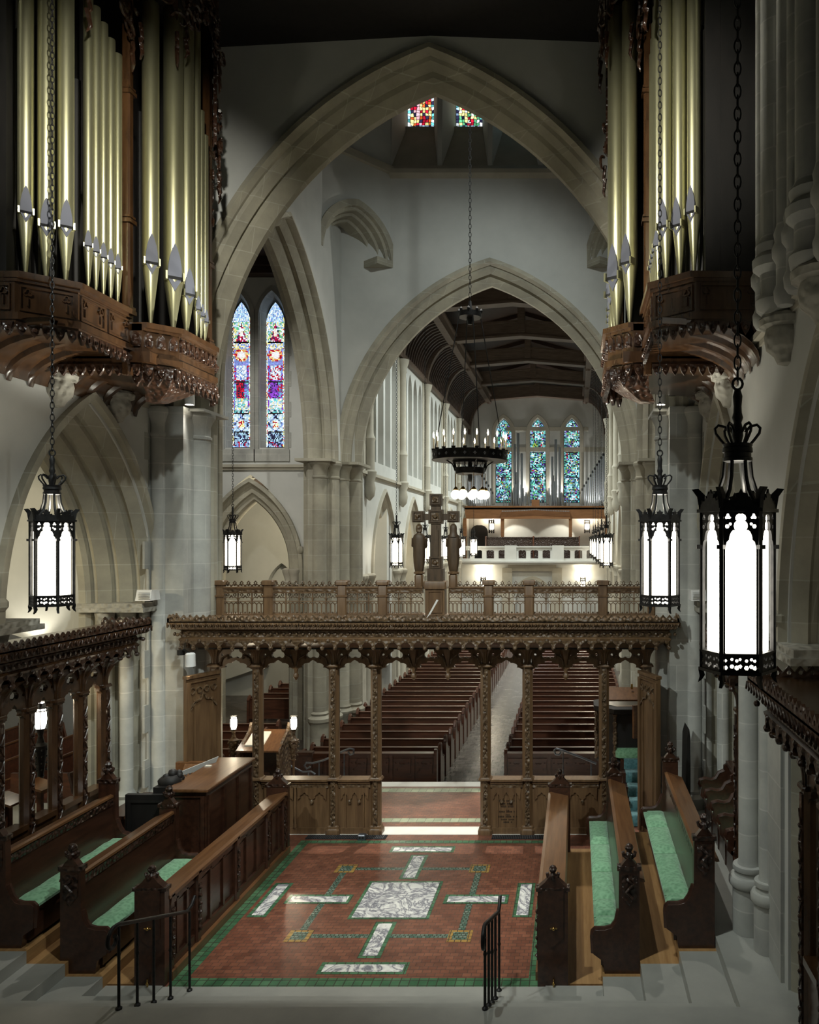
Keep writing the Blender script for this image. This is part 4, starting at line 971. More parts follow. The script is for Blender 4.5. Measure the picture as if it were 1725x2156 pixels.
def canopy(mb, L0, L1, yf, yb, zt, m0=0, m1=1):
    """cornice: flared profile with carved bands, cresting and hanging fringe; front edge at y = yf"""
    prof = [(.34, zt-.47), (.20, zt-.36), (.13, zt-.33), (.12, zt-.30), (.16, zt-.27), (.16, zt-.17), (.10, zt-.14), (.04, zt-.13), (.05, zt-.08), (0, zt-.06), (0, zt)]
    # front sweep returned along both ends
    path = lambda o: [(L0+o, yb), (L0+o, yf+o), (L1-o, yf+o), (L1-o, yb)]
    rows = [[(u, v, z) for u, v in path(o)] for o, z in prof]
    k = 4; vs = [p for r in rows for p in r]
    mb.add(vs, [(i*k+j, i*k+j+1, (i+1)*k+j+1, (i+1)*k+j) for i in range(len(prof)-1) for j in range(3)], m0)
    mb.box(L0, L1, yf, yb, zt-.02, zt, m0); mb.box(L0+.34, L1-.34, yf+.34, yb, zt-.5, zt-.44, 2)
    mb.box(L0+.15, L1-.15, yf+.145, yf+.18, zt-.27, zt-.17, m1)
    F = lambda u, v, d: (u, yf+d, v)
    def run(F, a, b):
        n = max(2, int((b-a)/.105)); w = (b-a)/n
        for i in range(n):
            u = a+(i+.5)*w
            mb.plate([(u-w*.5, zt-.02), (u-w*.5, zt+.05), (u-w*.25, zt+.08), (u, zt+.11), (u+w*.25, zt+.08), (u+w*.5, zt+.05), (u+w*.5, zt-.02)], F, .0, .03, [circ(u, zt+.045, w*.2, 6)], m=1)
            mb.tube([F(u-w*.4, zt-.10, -.005), F(u-w*.15, zt-.03, -.02), F(u+w*.15, zt-.10, -.02), F(u+w*.4, zt-.04, -.005)], .010, 4, m1)
            mb.ball(F(u, zt-.22, .145), .032, 6, m1)
            # fringe
        n = max(2, int((b-a-.3)/.21)); w = (b-a-.3)/n
        for i in range(n):
            u0 = a+.15+i*w
            mb.plate([(u0, zt-.30), (u0+w, zt-.30), (u0+w, zt-.40), (u0+w*.92, zt-.46), (u0+w*.86, zt-.40), (u0+w*.7, zt-.37), (u0+w*.5, zt-.34), (u0+w*.3, zt-.37), (u0+w*.14, zt-.40), (u0+w*.08, zt-.46), (u0, zt-.40)], F, .13, .16, m=m1)
            mb.ball(F(u0, zt-.45, .145), .038, 6, m1); mb.ball(F(u0+w*.5, zt-.33, .14), .04, 6, m1)
    run(F, L0, L1)
    run(lambda u, v, d: (L0+d, u, v), yf, yb); run(lambda u, v, d: (L1-d, u, v), yf, yb)
SC = ['oakscreen', 'carvedoak', 'blackoak']
SY = 13.45
T = thing('rood_screen', 'wide carved oak screen with loft and open centre across the chancel arch', 'screen', (AX, SY, 0))
PX = [-3.70, -2.97, -1.66, -.94, .94, 1.66, 2.97, 3.70]
for u in PX:
    b = MB(); carved_post(b, AX+u, SY, 0, 2.92, .088); b.cham(AX+u-.12, AX+u+.12, SY-.13, SY+.13, 0, .10, .03)
    for z in (.92, 2.86): b.cham(AX+u-.115, AX+u+.115, SY-.115, SY+.115, z, z+.05, .03)
    fan(b, AX+u, SY, 2.9, 3.31, .42, 0); b.obj('post', SC, T, 35)
for u0, u1, n in ((-3.70, -2.97, 1), (-2.97, -1.66, 2), (-1.66, -.94, 1), (-.94, .94, 3), (.94, 1.66, 1), (1.66, 2.97, 2), (2.97, 3.70, 1)):
    b = MB(); a0, a1 = AX+u0+.06, AX+u1-.06; tracery_plate(b, XZ(SY), a0, a1, 2.78, 3.31, n, af=.36, tf=.58, tr=.10)
    w = (a1-a0)/n
    for i in range(1, n):
        x = a0+i*w; b.lathe([(.012, 2.62), (.05, 2.68), (.045, 2.72), (.03, 2.74), (.05, 2.95), (.16, 3.3)], (x, SY, 0), 12, star=.1)
    for i in range(n):
        for s2 in (-1, 1):
            b.tube([(a0+(i+.5)*w+s2*w*.46, SY-.05, 2.86), (a0+(i+.5)*w+s2*w*.38, SY-.05, 3.0), (a0+(i+.5)*w+s2*w*.22, SY-.06, 3.06), (a0+(i+.5)*w+s2*w*.2, SY-.05, 2.99)], .016, 5, 1)
    b.obj('tracery', SC, T, 35)
b = MB(); canopy(b, AX-4.15, AX+4.17, 12.72, 14.25, 3.70); b.obj('canopy', SC, T, 35)
# parapet panels below the openings
for u0, u1, n in ((-2.97, -1.66, 2), (-1.66, -.94, 1), (.94, 1.66, 1), (1.66, 2.97, 2)):
    a0, a1 = AX+u0+.085, AX+u1-.085; b = MB()
    b.box(a0, a1, SY-.02, SY+.02, .08, .9); b.box(a0, a1, SY-.10, SY+.14, .905, .94); b.box(a0, a1, SY-.07, SY+.10, .86, .905); b.box(a0, a1, SY-.05, SY-.02, .79, .86, 1); b.box(a0, a1, SY-.06, SY+.06, .0, .10)
    w = (a1-a0)/n
    for i in range(n):
        tracery_plate(b, XZ(SY-.035), a0+i*w+.03, a0+(i+1)*w-.03, .56, .80, 3 if n == 1 else 2, -.012, .012, False)
        if n == 1:
            for f in (.22, .78): b.box(a0+w*f-.012, a0+w*f+.012, SY-.045, SY-.02, .10, .7)
        for c in inter(a0+i*w+.03, a0+(i+1)*w-.03, 2 if n > 1 else 3)[1:-1]: b.lathe([(.005, .50), (.03, .53), (.03, .56), (.012, .58)], (c, SY-.045, 0), 6, 1)
        if i: b.lathe([(.025, .10), (.035, .14), (.02, .18), (.02, .80)], (a0+i*w, SY-.05, 0), 8)
    o = b.obj('parapet_panel', SC, T, 35)
    if u0 == .94:        # carved dedication: worn blackletter lines that cannot be read
        rnd = random.Random(5); t = MB(); z = .535
        for n2, h in ((12, .034), (11, .034), (10, .04), (2, .02), (12, .034), (3, .022), (13, .034), (9, .03), (6, .03)):
            x = (a0+a1)/2-n2*.0125
            for i in range(n2):
                x += .025
                if i % 5 == 4: continue
                t.add([(x, SY-.023, z), (x+.006, SY-.023, z), (x+.008, SY-.023, z+h), (x+.001, SY-.023, z+h)], [(0, 1, 2, 3)]); t.add([(x+.011, SY-.023, z+rnd.random()*.008), (x+.017, SY-.023, z), (x+.019, SY-.023, z+h*.8), (x+.012, SY-.023, z+h*.8)], [(0, 1, 2, 3)])
                t.add([(x, SY-.023, z+h*.75), (x+.018, SY-.023, z+h*.55), (x+.018, SY-.023, z+h*.7), (x, SY-.023, z+h*.9)], [(0, 1, 2, 3)])
            z -= h+.014
        q = t.obj('inscription', 'blackoak'); q.parent = o
# loft balustrade
LY = 13.95; lp = [-4.1, -3.83, -2.97, -1.66, -.94, -.15, .15, .94, 1.66, 2.97, 3.83, 4.1]
for u in (-3.83, -2.97, -1.66, -.94, .94, 1.66, 2.97, 3.83):
    b = MB(); w = .085 if abs(u) in (.94, 2.97, 1.66) else .07; x = AX+u; b.cham(x-w, x+w, LY-w, LY+w, 3.68, 4.25, .02); b.cham(x-w-.025, x+w+.025, LY-w-.025, LY+w+.025, 4.23, 4.31, .02); b.box(x-w-.015, x+w+.015, LY-w-.015, LY+w+.015, 4.02, 4.05); b.obj('loft_post', SC, T, 35)
for u0, u1 in ((-4.15, -3.83), (-3.83, -2.97), (-2.97, -1.66), (-1.66, -.94), (-.94, -.17), (.17, .94), (.94, 1.66), (1.66, 2.97), (2.97, 3.83), (3.83, 4.0)):
    a0, a1 = AX+u0+.06, AX+u1-.06; F = XZ(LY); b = MB(); b.box(a0, a1, LY-.05, LY+.05, 4.08, 4.19); b.box(a0, a1, LY-.07, LY+.07, 4.17, 4.20); b.box(a0, a1, LY-.055, LY-.04, 4.10, 4.15, 1); b.box(a0, a1, LY-.05, LY+.05, 3.68, 3.72); b.box(a0, a1, LY-.03, LY+.03, 3.93, 3.945)
    for i in range(int((a1-a0)/.11)):
        n = int((a1-a0)/.11); w = (a1-a0)/n; u = a0+(i+.5)*w
        b.bar([(u-w*.5, 4.20), (u-w*.3, 4.235), (u, 4.215), (u+w*.3, 4.235), (u+w*.5, 4.20)], F, .016, -.015, .015, 1); b.bar([(u, 4.215), (u-w*.2, 4.265), (u, 4.295), (u+w*.2, 4.265), (u, 4.215)], F, .014, -.015, .015, 1)
    n = max(1, int((a1-a0)/.20)); w = (a1-a0)/n
    for i in range(n):
        u = a0+i*w
        b.bar([(u, 3.945), (u+w*.06, 3.99), (u+w*.25, 4.01), (u+w*.38, 3.995), (u+w*.5, 4.04), (u+w*.62, 3.995), (u+w*.75, 4.01), (u+w*.94, 3.99), (u+w, 3.945)], F, .016, -.015, .015, 1)
        for f in (.25, .75): b.bar(circ(u+w*f, 4.05, .024, 8), F, .01, -.012, .012, 1, True)
        b.box(u-.008, u+.008, LY-.02, LY+.02, 3.72, 4.08)
        for f in (0, .33, .66):
            b.bar([(u+w*f, 3.72), (u+w*f, 3.88), (u+w*(f+.165), 3.915), (u+w*(f+.33), 3.88)], F, .014, -.015, .015)
            b.ball((u+w*(f+.165), LY, 3.735), .018, 6, 1)
    b.obj('loft_panel', SC, T, 35)
b = MB(); b.box(AX-.17, AX+.17, LY-.12, LY+.12, 3.68, 4.18); b.bar([(AX-.12, 3.75), (AX+.12, 3.75), (AX+.12, 4.12), (AX-.12, 4.12)], XZ(LY-.12), .03, -.02, 0, closed=True); b.cham(AX-.20, AX+.20, LY-.15, LY+.15, 4.16, 4.30, .02); b.obj('pedestal', SC, T, 35)
# open leaves of the outer doors
for sg in (-1, 1):
    b = MB(); wd = .70; u = Vector((sg*.25, -.65, 0)).normalized(); F = frame((AX+sg*3.61, SY-.12, 0), u, (-sg*abs(u.y), -abs(u.x), 0))
    b.plate(rect(0, wd, .06, 2.78), F, 0, .05)
    b.bar([(.04, .12), (wd-.04, .12), (wd-.04, 2.70), (.04, 2.70)], F, .08, .05, .08, closed=True)
    for f in (.24, .76):
        b.bar([(wd*f, .15), (wd*f, 2.4)], F, .03, .05, .07)
    b.bar([(.08, 2.25), (.2, 2.38), (.3, 2.40), (.36, 2.5), (.42, 2.40), (.52, 2.38), (.64, 2.25)], F, .03, .05, .08, 1)
    for q in range(4): b.bar(circ(.14+q*.145, 2.56, .05, 8), F, .018, .05, .07, 1, True)
    b.bar([(0, 2.79), (wd, 2.79)], F, .05, -.02, .08)
    o = b.obj('door', SC, T, 35)
    h = MB()
    for z in (1.3, 2.5): h.tube([F(.0, z-.06, .03), F(.0, z+.06, .03)], .018, 6)
    q = h.obj('hinge', 'iron'); q.parent = o

# cross and statues on the loft
T = thing('rood_cross', 'tall carved oak cross with square ends standing on the loft', 'cross', (AX, LY, 4.30))
b = MB(); b.box(AX-.085, AX+.085, LY-.05, LY+.05, 4.56, 5.75); b.box(AX-.32, AX+.32, LY-.045, LY+.045, 5.38, 5.49)
b.box(AX-.02, AX+.02, LY-.065, LY-.045, 4.62, 5.28); b.box(AX-.05, AX+.05, LY-.07, LY-.05, 4.7, 5.2)
for x, z, s in ((AX, 5.44, .125), (AX-.31, 5.44, .10), (AX+.31, 5.44, .10), (AX, 5.74, .105), (AX, 4.62, .115)):
    b.box(x-s, x+s, LY-.075, LY+.075, z-s, z+s); b.bar(rect(x-s*.75, x+s*.75, z-s*.75, z+s*.75), XZ(LY-.075), .02, -.02, 0, closed=True); b.box(x-s*.5, x+s*.5, LY-.09, LY-.07, z-s*.5, z+s*.5, 1); b.ball((x, LY-.09, z), s*.35, 6, 1)
b.box(AX-.14, AX+.14, LY-.1, LY+.1, 4.30, 4.52); b.obj('shaft', ['roodoak', 'carvedoak'], T, 30)
def statue(x, label, hood):
    T = thing('statue', label, 'statue', (x, LY, 4.19), 'robed statues on the loft')
    b = MB(); b.cham(x-.075, x+.075, LY-.075, LY+.075, 4.19, 4.42, .03); b.lathe([(.08, 4.42), (.10, 4.43), (.10, 4.45), (.07, 4.47)], (x, LY, 0), 8); b.obj('plinth', SC, T, 35)
    b = MB(); n = 24; rings = []       # robed body: folds in the skirt, narrowing to shoulders, neck and head
    for z, rx, ry, fold in ((4.47, .075, .06, .03), (4.52, .085, .075, .10), (4.62, .10, .08, .13), (4.75, .108, .082, .11), (4.88, .108, .08, .07), (4.98, .108, .08, .04), (5.06, .112, .075, .02), (5.11, .098, .066, 0), (5.135, .06, .052, 0), (5.15, .04, .042, 0), (5.17, .046, .05, 0), (5.21, .055, .062, 0), (5.26, .050, .056, 0), (5.29, .03, .034, 0), (5.30, .006, .006, 0)):
        rings.append([(x+rx*(1-fold*(.5+.5*math.cos(6*t+z*3)))*math.cos(t), LY+ry*(1-fold*(.5+.5*math.cos(6*t+z*3)))*math.sin(t), z) for t in [2*PI*i/n for i in range(n)]])
    b.loft(rings)
    for s2 in (-1, 1):      # forearms raised and hands pressed together on the far side
        b.tube([(x+s2*.10, LY, 5.06), (x+s2*.112, LY+.03, 4.92), (x+s2*.07, LY+.085, 4.87), (x+s2*.015, LY+.10, 4.95)], [.036, .034, .028, .016], 8)
    b.obj('figure', 'roodoak', T, 60)
    h = MB(); h.lathe([(.09, 5.08), (.072, 5.13), (.062, 5.18), (.064, 5.23), (.056, 5.28), (.03, 5.31), (.004, 5.315)] if hood else [(.056, 5.17), (.060, 5.22), (.056, 5.27), (.035, 5.30), (.004, 5.31)], (x, LY-.012, 0), 14); h.obj('hood' if hood else 'hair', 'carvedoak' if not hood else 'roodoak', T, 60)
statue(AX-.30, 'carved robed figure with bare head standing to the left of the cross', False)
statue(AX+.31, 'carved robed figure with veiled head standing to the right of the cross', True)
b = MB(); F = frame((AX-.02, 13.35, 3.70), (1, 0, 0), (0, -1, 0)); b.plate([(-.03, 0), (.0, 0), (.17, .30), (.14, .31)], F, 0, .03)
tag(b.obj('white_slat', 'white', None), 'white slat leaning on the screen canopy below the cross', 'board')

# side screens under the arches
def side_screen(rot, x, y, posts, label):
    us = posts; c = (us[0]+us[-1])/2
    T = thing('side_screen', label, 'screen', (x, c, 0))
    def put(mb, n):
        if rot > 0: mb.v = [(x-v, u, z) for u, v, z in mb.v]
        else: mb.v = [(x+v, u, z) for u, v, z in mb.v]; mb.f = [tuple(reversed(f)) for f in mb.f]
        mb.obj(n, SC2, T, 35)
    for u in us:
        b = MB(); carved_post(b, u, 0, .56, 2.90, .085); fan(b, u, 0, 2.85, 3.3, .33); put(b, 'post')
    for a, e in zip(us, us[1:]):
        b = MB(); tracery_plate(b, XZ(0), a+.06, e-.06, 2.72, 3.34, 1, af=.4, tf=.6); put(b, 'tracery')
        b = MB(); b.box(a+.08, e-.08, -.03, .03, .56, 1.35); b.box(a+.08, e-.08, -.08, .1, 1.35, 1.42); put(b, 'parapet_panel')
    b = MB(); canopy(b, us[0]-.4, us[-1]+.55, -.42, .35, 3.72); put(b, 'canopy')
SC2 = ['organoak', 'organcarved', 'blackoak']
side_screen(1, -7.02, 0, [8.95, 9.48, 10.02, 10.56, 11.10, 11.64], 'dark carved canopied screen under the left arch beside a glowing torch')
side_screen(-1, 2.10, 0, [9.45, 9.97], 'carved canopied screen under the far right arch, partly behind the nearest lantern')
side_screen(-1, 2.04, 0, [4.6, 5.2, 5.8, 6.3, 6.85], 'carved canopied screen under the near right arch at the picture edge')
# ================================================================ CHOIR STALLS
# profiles are written for the right-hand side (front towards smaller x) and mirrored for the left
def poppy(mb, x, y, z, s=1, m=0):
    """carved finial: knop with curling leaves"""
    mb.lathe([(.035*s, 0), (.055*s, .03*s), (.03*s, .06*s), (.05*s, .09*s), (.058*s, .12*s), (.04*s, .155*s), (.01*s, .17*s)], (x, y, z), 10, m)
    for a in range(4):
        t = a*PI/2; mb.tube([(x+r*s*math.cos(t), y+r*s*math.sin(t), z+h*s) for r, h in ((.03, -.02), (.07, .015), (.085, .055), (.06, .065))], [.025*s, .028*s, .02*s, .012*s], 6, m)
def end_profile(xb, z0, wseat, top):
    """outline of a bench end: back edge at xb, seat front at xb-wseat"""
    f = xb-wseat
    return [(xb, z0), (xb-wseat*.74, z0), (xb-wseat*.78, z0+.14), (f+.01, z0+.22), (f, z0+.40), (f+.005, z0+.46), (f+.03, z0+.485), (f+.14, z0+.485), (f+.22, z0+.51), (f+.27, z0+.58), (xb-.235, z0+.70), (xb-.23, top-.14), (xb-.17, top-.06), (xb-.115, top), (xb-.06, top-.06), (xb, top-.14)]
def bench(mir, y0, y1, z0, xb, ws, ledge, label, group, top):
    T = thing('choir_bench', label, 'bench', ((2*AX-xb) if mir else xb, (y0+y1)/2, z0), group)
    def put(mb, n, m, sm=30): return (mb.mirror().move(-.10, 0, 0) if mir else mb).obj(n, m, T, sm)
    for y, s in ((y0, 1), (y1, -1)):
        b = MB(); pr = end_profile(xb, z0, ws, top)
        b.plate(pr, XZ(y), 0, .085*s)
        # rounded moulding along the arm rest
        b.tube([(u, y+.042*s, v) for u, v in pr[3:11]], .03, 6); poppy(b, xb-.115, y+.042*s, top-.01, .85, 1)
        for zz in (top-.13,): b.box(xb-.25, xb+.02, min(y-.01*s, y+.095*s), max(y-.01*s, y+.095*s), zz-.03, zz+.02, 1)
        b.plate([(xb-.20, top-.2), (xb-.03, top-.2), (xb-.03, top-.45), (xb-.115, top-.55), (xb-.20, top-.45)], XZ(y), -.012*s, 0, m=1)
        b.tube([(xb-.15, y-.03*s, top-.24), (xb-.08, y-.04*s, top-.30), (xb-.15, y-.04*s, top-.38), (xb-.08, y-.03*s, top-.46)], .02, 5, 1)
        put(b, 'end_panel', ['stalloak', 'stallcarved'])
    a, e = y0+.085, y1-.085
    b = MB(); b.box(xb-ws+.04, xb-.20, a, e, z0+.38, z0+.42); b.box(xb-ws+.10, xb-ws+.14, a, e, z0+.05, z0+.38); put(b, 'seat', 'stalloak')
    b = MB(); b.loft([[(xb-.24, y, z0+.40), (xb-.20, y, z0+.40), (xb-.13, y, ledge+.02), (xb-.17, y, ledge+.02)] for y in (a, e)]); b.box(xb-.04, xb-.01, a, e, z0, ledge-.18)
    b.box(xb-.205, xb-.165, a, e, ledge-.11, ledge-.02, 1); put(b, 'backrest', ['stalloak', 'stallcarved'])
    b = MB(); b.loft([[(xb-.21, y, ledge-.005), (xb-.21, y, ledge+.025), (xb-.17, y, ledge+.035), (xb+.06, y, ledge-.05), (xb+.07, y, ledge-.08), (xb+.04, y, ledge-.085), (xb-.18, y, ledge-.005)] for y in (a, e)]); put(b, 'book_ledge', 'deskoak')
    return T
bench(False, 8.80, 12.45, .146, .715, .53, 1.22, 'middle choir bench on the right with green cushions, behind the sloping front desk', 'choir benches', 1.46)
bench(False, 8.80, 12.05, .43, 1.56, .55, 1.45, 'rear choir bench on the right with green cushions, beside the round columns', 'choir benches', 1.80)
bench(True, 8.80, 10.98, .146, .715, .53, 1.22, 'middle choir bench on the left, its far end against the organ console', 'choir benches', 1.46)
bench(True, 8.80, 10.98, .43, 1.56, .55, 1.45, 'rear choir bench on the left at the picture edge, below the side screen', 'choir benches', 1.80)
def cushion(x0, x1, y0, y1, z, label, group):
    c = MB(); nx, ny = 5, 8; h = .075; rnd = random.Random(int(y0*100))
    def H(i, j):
        if i in (0, nx) or j in (0, ny): return .03
        return h+.006*math.sin(j*1.7)+rnd.random()*.006
    vs = [(x0+(x1-x0)*i/nx, y0+(y1-y0)*j/ny, z+H(i, j)) for j in range(ny+1) for i in range(nx+1)]
    k = len(vs); vs += [(x0+(x1-x0)*i/nx, y0+(y1-y0)*j/ny, z) for j in range(ny+1) for i in range(nx+1)]
    W = nx+1; fs = [(j*W+i, j*W+i+1, (j+1)*W+i+1, (j+1)*W+i) for j in range(ny) for i in range(nx)]; fs += [tuple(k+q for q in reversed(f)) for f in fs]
    for j in range(ny): fs += [(j*W, (j+1)*W, k+(j+1)*W, k+j*W), (j*W+nx, k+j*W+nx, k+(j+1)*W+nx, (j+1)*W+nx)]
    for i in range(nx): fs += [(i, k+i, k+i+1, i+1), (ny*W+i, ny*W+i+1, k+ny*W+i+1, k+ny*W+i)]
    c.add(vs, fs); tag(c.obj('seat_cushion', 'green', None, 50), label, 'cushion', group)
def cushions(xs, z, ys, where, group):
    for i, (a, e) in enumerate(zip(ys, ys[1:])):
        cushion(xs[0], xs[1], a+.006, e-.006, z, 'green seat cushion, %s from the camera on the %s bench' % (nth(i), where), group)
cushions((.21, .50), .146+.42, (8.89, 9.18, 9.62, 10.45, 11.4, 12.35), 'middle right choir', 'cushions on the middle right bench')
cushions((1.03, 1.34), .43+.42, (8.89, 9.12, 10.35, 11.3, 11.95), 'rear right choir', 'cushions on the rear right bench')
m = lambda a, b: (2*AX-b-.10, 2*AX-a-.10)
cushions(m(.21, .50), .146+.42, (8.89, 10.0, 10.88), 'middle left choir', 'cushions on the middle left bench')
cushions(m(1.03, 1.34), .43+.42, (8.89, 10.0, 10.88), 'rear left choir', 'cushions on the rear left bench')
def front_desk(mir, label):
    T = thing('choir_front_desk', label, 'desk', ((2*AX+.26) if mir else -.26, 10.6, 0))
    def put(mb, n, m, sm=30): return (mb.mirror().move(-.07, 0, 0) if mir else mb).obj(n, m, T, sm)
    b = MB(); b.box(-.37, -.33, 8.9, 12.55, .10, .90)
    for z0, z1, d in ((.10, .20, .035), (.84, .90, .03)): b.box(-.37-d, -.34, 8.9, 12.55, z0, z1)
    posts = (9.62, 10.72, 11.78)
    for i in range(4):
        a, e = ((8.92,)+posts)[i], (posts+(12.5,))[i]
        for t in (1/3, 2/3): y = a+(e-a)*t; b.box(-.40, -.36, y-.022, y+.022, .2, .86)
        for t in (1/6, 1/2, 5/6): y = a+(e-a)*t; b.box(-.378, -.36, y-(e-a)*.12, y+(e-a)*.12, .27, .79)
    put(b, 'front_panel', 'stalloak')
    for y in posts+(8.98, 12.44):
        b = MB(); b.cham(-.43, -.35, y-.055, y+.055, .08, .88, .02); b.box(-.445, -.42, y-.035, y+.035, .22, .80, 1)
        for i in range(6): b.ball((-.44, y, .26+i*.1), .028, 6, 1)
        b.plate([(y-.06, .86), (y+.06, .86), (y+.03, .96), (y-.03, .96)], YZ(-.44), -.0, .05); put(b, 'carved_post', ['stalloak', 'stallcarved'])
    b = MB(); b.loft([[(-.44, y, .935), (-.44, y, .975), (-.40, y, .99), (-.13, y, .93), (-.11, y, .90), (-.14, y, .885), (-.40, y, .935)] for y in (8.9, 12.55)]); put(b, 'desk_top', 'deskoak')
    b = MB(); b.box(-.46, -.34, 8.92, 12.6, 0, .10); put(b, 'plinth', 'deskoak')
    b = MB(); b.box(-.30, -.12, 8.95, 12.5, .45, .48); put(b, 'book_shelf', 'stalloak')
    for y, s in ((8.80, 1), (12.65, -1)):
        b = MB(); b.plate([(-.09, 0), (-.43, 0), (-.43, 1.10), (-.35, 1.17), (-.30, 1.23), (-.22, 1.23), (-.17, 1.17), (-.09, 1.10)], XZ(y), 0, .10*s)
        poppy(b, -.26, y+.05*s, 1.21, .8, 1); b.plate([(-.38, 1.08), (-.14, 1.08), (-.14, .55), (-.26, .45), (-.38, .55)], XZ(y), -.012*s, 0, m=0)
        b.box(-.45, -.07, min(y, y+.1*s)-.01, max(y, y+.1*s)+.01, 1.07, 1.11, 1)
        o = put(b, 'end_panel', ['stalloak', 'stallcarved'])
        if s > 0:
            h = MB(); h.ball((-.25, 8.775, .66), .02, 8); h.tube([(-.29, 8.78, .66), (-.21, 8.78, .66)], .008, 5)
            q = (h.mirror().move(-.07, 0, 0) if mir else h).obj('latch', 'brass', None, 40); q.parent = o
            h = MB(); h.ball((-.25, 8.77, .05), .018, 8); h.tube([(-.25, 8.775, .01), (-.25, 8.775, .10)], .009, 5)
            q = (h.mirror().move(-.07, 0, 0) if mir else h).obj('floor_bolt', 'brass', None, 40); q.parent = o
front_desk(True, 'panelled front desk of the left choir stalls with carved posts and sloping top')
front_desk(False, 'front desk of the right choir stalls, its sloping top lit by a spotlight')

# ================================================================ ORGAN CONSOLE
T = thing('organ_console', 'panelled dark oak organ console with flat polished top on the left', 'organ console', (-5.6, 12.0, 0))
b = MB(); b.box(-5.83, -5.30, 11.24, 12.80, 0, 1.42)
for y0, y1 in ((11.30, 11.78), (11.82, 12.28), (12.32, 12.76)):
    b.bar([(y0, .2), (y1, .2), (y1, 1.34), (y0, 1.34)], YZ(-5.30), .05, 0, .025, closed=True)
b.bar([(-5.78, .2), (-5.35, .2), (-5.35, 1.34), (-5.78, 1.34)], XZ(11.24), .06, -.025, 0, closed=True); b.obj('cabinet', 'stalloak', T, 30)
b = MB(); b.cham(-5.87, -5.26, 11.18, 12.86, 1.42, 1.46, .012); b.obj('top', 'deskoak', T, 30)
b = MB(); b.box(-6.48, -5.83, 11.26, 11.34, .05, 1.36); b.bar([(-6.42, .2), (-5.9, .2), (-5.9, 1.26), (-6.42, 1.26)], XZ(11.26), .06, -.02, 0, closed=True); b.obj('side_panel', 'blackoak', T, 30)
b = MB(); b.box(-6.45, -5.85, 11.34, 12.7, .80, .86); b.box(-6.45, -5.87, 12.62, 12.72, .1, 1.44); b.loft([[(-6.3, 12.3, 1.0), (-5.87, 12.3, 1.0), (-5.87, 12.62, 1.42), (-6.3, 12.62, 1.42)], [(-6.3, 12.34, .98), (-5.87, 12.34, .98), (-5.87, 12.66, 1.40), (-6.3, 12.66, 1.40)]]); b.obj('key_desk', 'deskoak', T, 30)
b = MB()
for r in range(3):
    b.box(-6.3+.03*r, -6.05, 11.55, 12.35, .90+.09*r, .93+.09*r)
b.obj('keyboards', 'paper', T)
b = MB()
for i in range(6):
    for j in range(5): b.lathe([(.012, 0), (.012, .03), (.018, .035), (.018, .045)], (-6.22+.06*i, 12.33+.045*j, 1.02+.062*j), 6)
b.obj('stop_knobs', 'tin', T)
b = MB(); F = frame((-6.1, 12.0, 1.40), (.5, .86, 0), (-.86, .5, .3)); b.plate([(0, 0), (.62, 0), (.70, .14), (.06, .06)], F, 0, .012); b.obj('music_desk', 'wallgrey', T)
tag(MB().box(-5.95+.12, -5.74, 12.3, 12.36, 1.46, 1.478).obj('card_holder', 'paper'), 'small pale card lying on the organ console top', 'card')
b = MB(); b.lathe([(.0, 0), (.16, 0), (.17, .06), (.12, .10), (.1, .12)], (-5.98, 11.55, 1.46), 10)
rnd = random.Random(2)
for i in range(7): b.ball((-6.02+rnd.random()*.16, 11.5+rnd.random()*.16, 1.5+rnd.random()*.12), .05+rnd.random()*.03, 6)
b.move(0, 0, -.02); b.box(-6.12, -5.84, 11.34, 11.7, 1.36, 1.44); tag(b.obj('dark_bag', 'blackoak', None, 60), 'dark crumpled bag on the ledge behind the organ console', 'bag')
# bench for the organist
T = thing('organ_bench', 'dark wooden organ bench between the console and the left wall', 'bench', (-6.75, 11.9, .43))
b = MB(); b.box(-6.9, -6.58, 11.4, 12.5, .95, 1.0); b.obj('seat', 'stalloak', T)
for y in (11.45, 12.41): MB().box(-6.88, -6.60, y, y+.04, .43, .95).obj('leg', 'stalloak', T)

# ================================================================ STALLS IN THE RIGHT AISLE and pews of the left chapel
T = thing('stall_row', 'row of dark single stalls with curved arms in the right arch, behind the round columns', 'stalls', (2.3, 11.3, .56))
b = MB(); b.box(2.42, 2.48, 10.2, 12.45, .56, 1.5); b.box(2.38, 2.52, 10.2, 12.45, 1.46, 1.52); b.obj('backrest', 'stalloak', T)
b = MB(); b.box(2.02, 2.44, 10.2, 12.45, .92, .97); b.box(2.06, 2.1, 10.2, 12.45, .56, .92); b.obj('seat', 'stalloak', T)
for i in range(5):
    y = 12.4-.55*i; b = MB()
    b.plate([(2.42, .56), (2.05, .56), (2.04, .9), (1.97, .98), (1.99, 1.12), (1.96, 1.17), (1.97, 1.22), (2.05, 1.235), (2.14, 1.215), (2.22, 1.24), (2.27, 1.33), (2.34, 1.37), (2.34, 1.45), (2.42, 1.5)], XZ(y), 0, .055)
    b.tube([(u, y+.03, v) for u, v in ((1.99, 1.12), (1.96, 1.17), (1.97, 1.22), (2.05, 1.24), (2.14, 1.22), (2.22, 1.245), (2.27, 1.33), (2.36, 1.37))], .035, 6); b.obj('arm_divider', 'stalloak', T, 40)
    if i: tag(MB().cham(2.03, 2.41, y+.07, y+.54, .975, 1.04, .02).obj('seat_cushion', 'green', None), 'green cushion in the row of single stalls behind the columns, %s from the far end' % nth(i-1), 'cushion', 'cushions in the stall row')
b = MB(); b.plate([(1.72, .56), (1.80, .56), (1.80, 1.9), (1.78, 2.05), (1.74, 1.9)], XZ(12.3), 0, .5); tag(b.obj('tall_end_panel', 'blackoak', None), 'tall dark carved end panel standing against the right respond', 'panel')
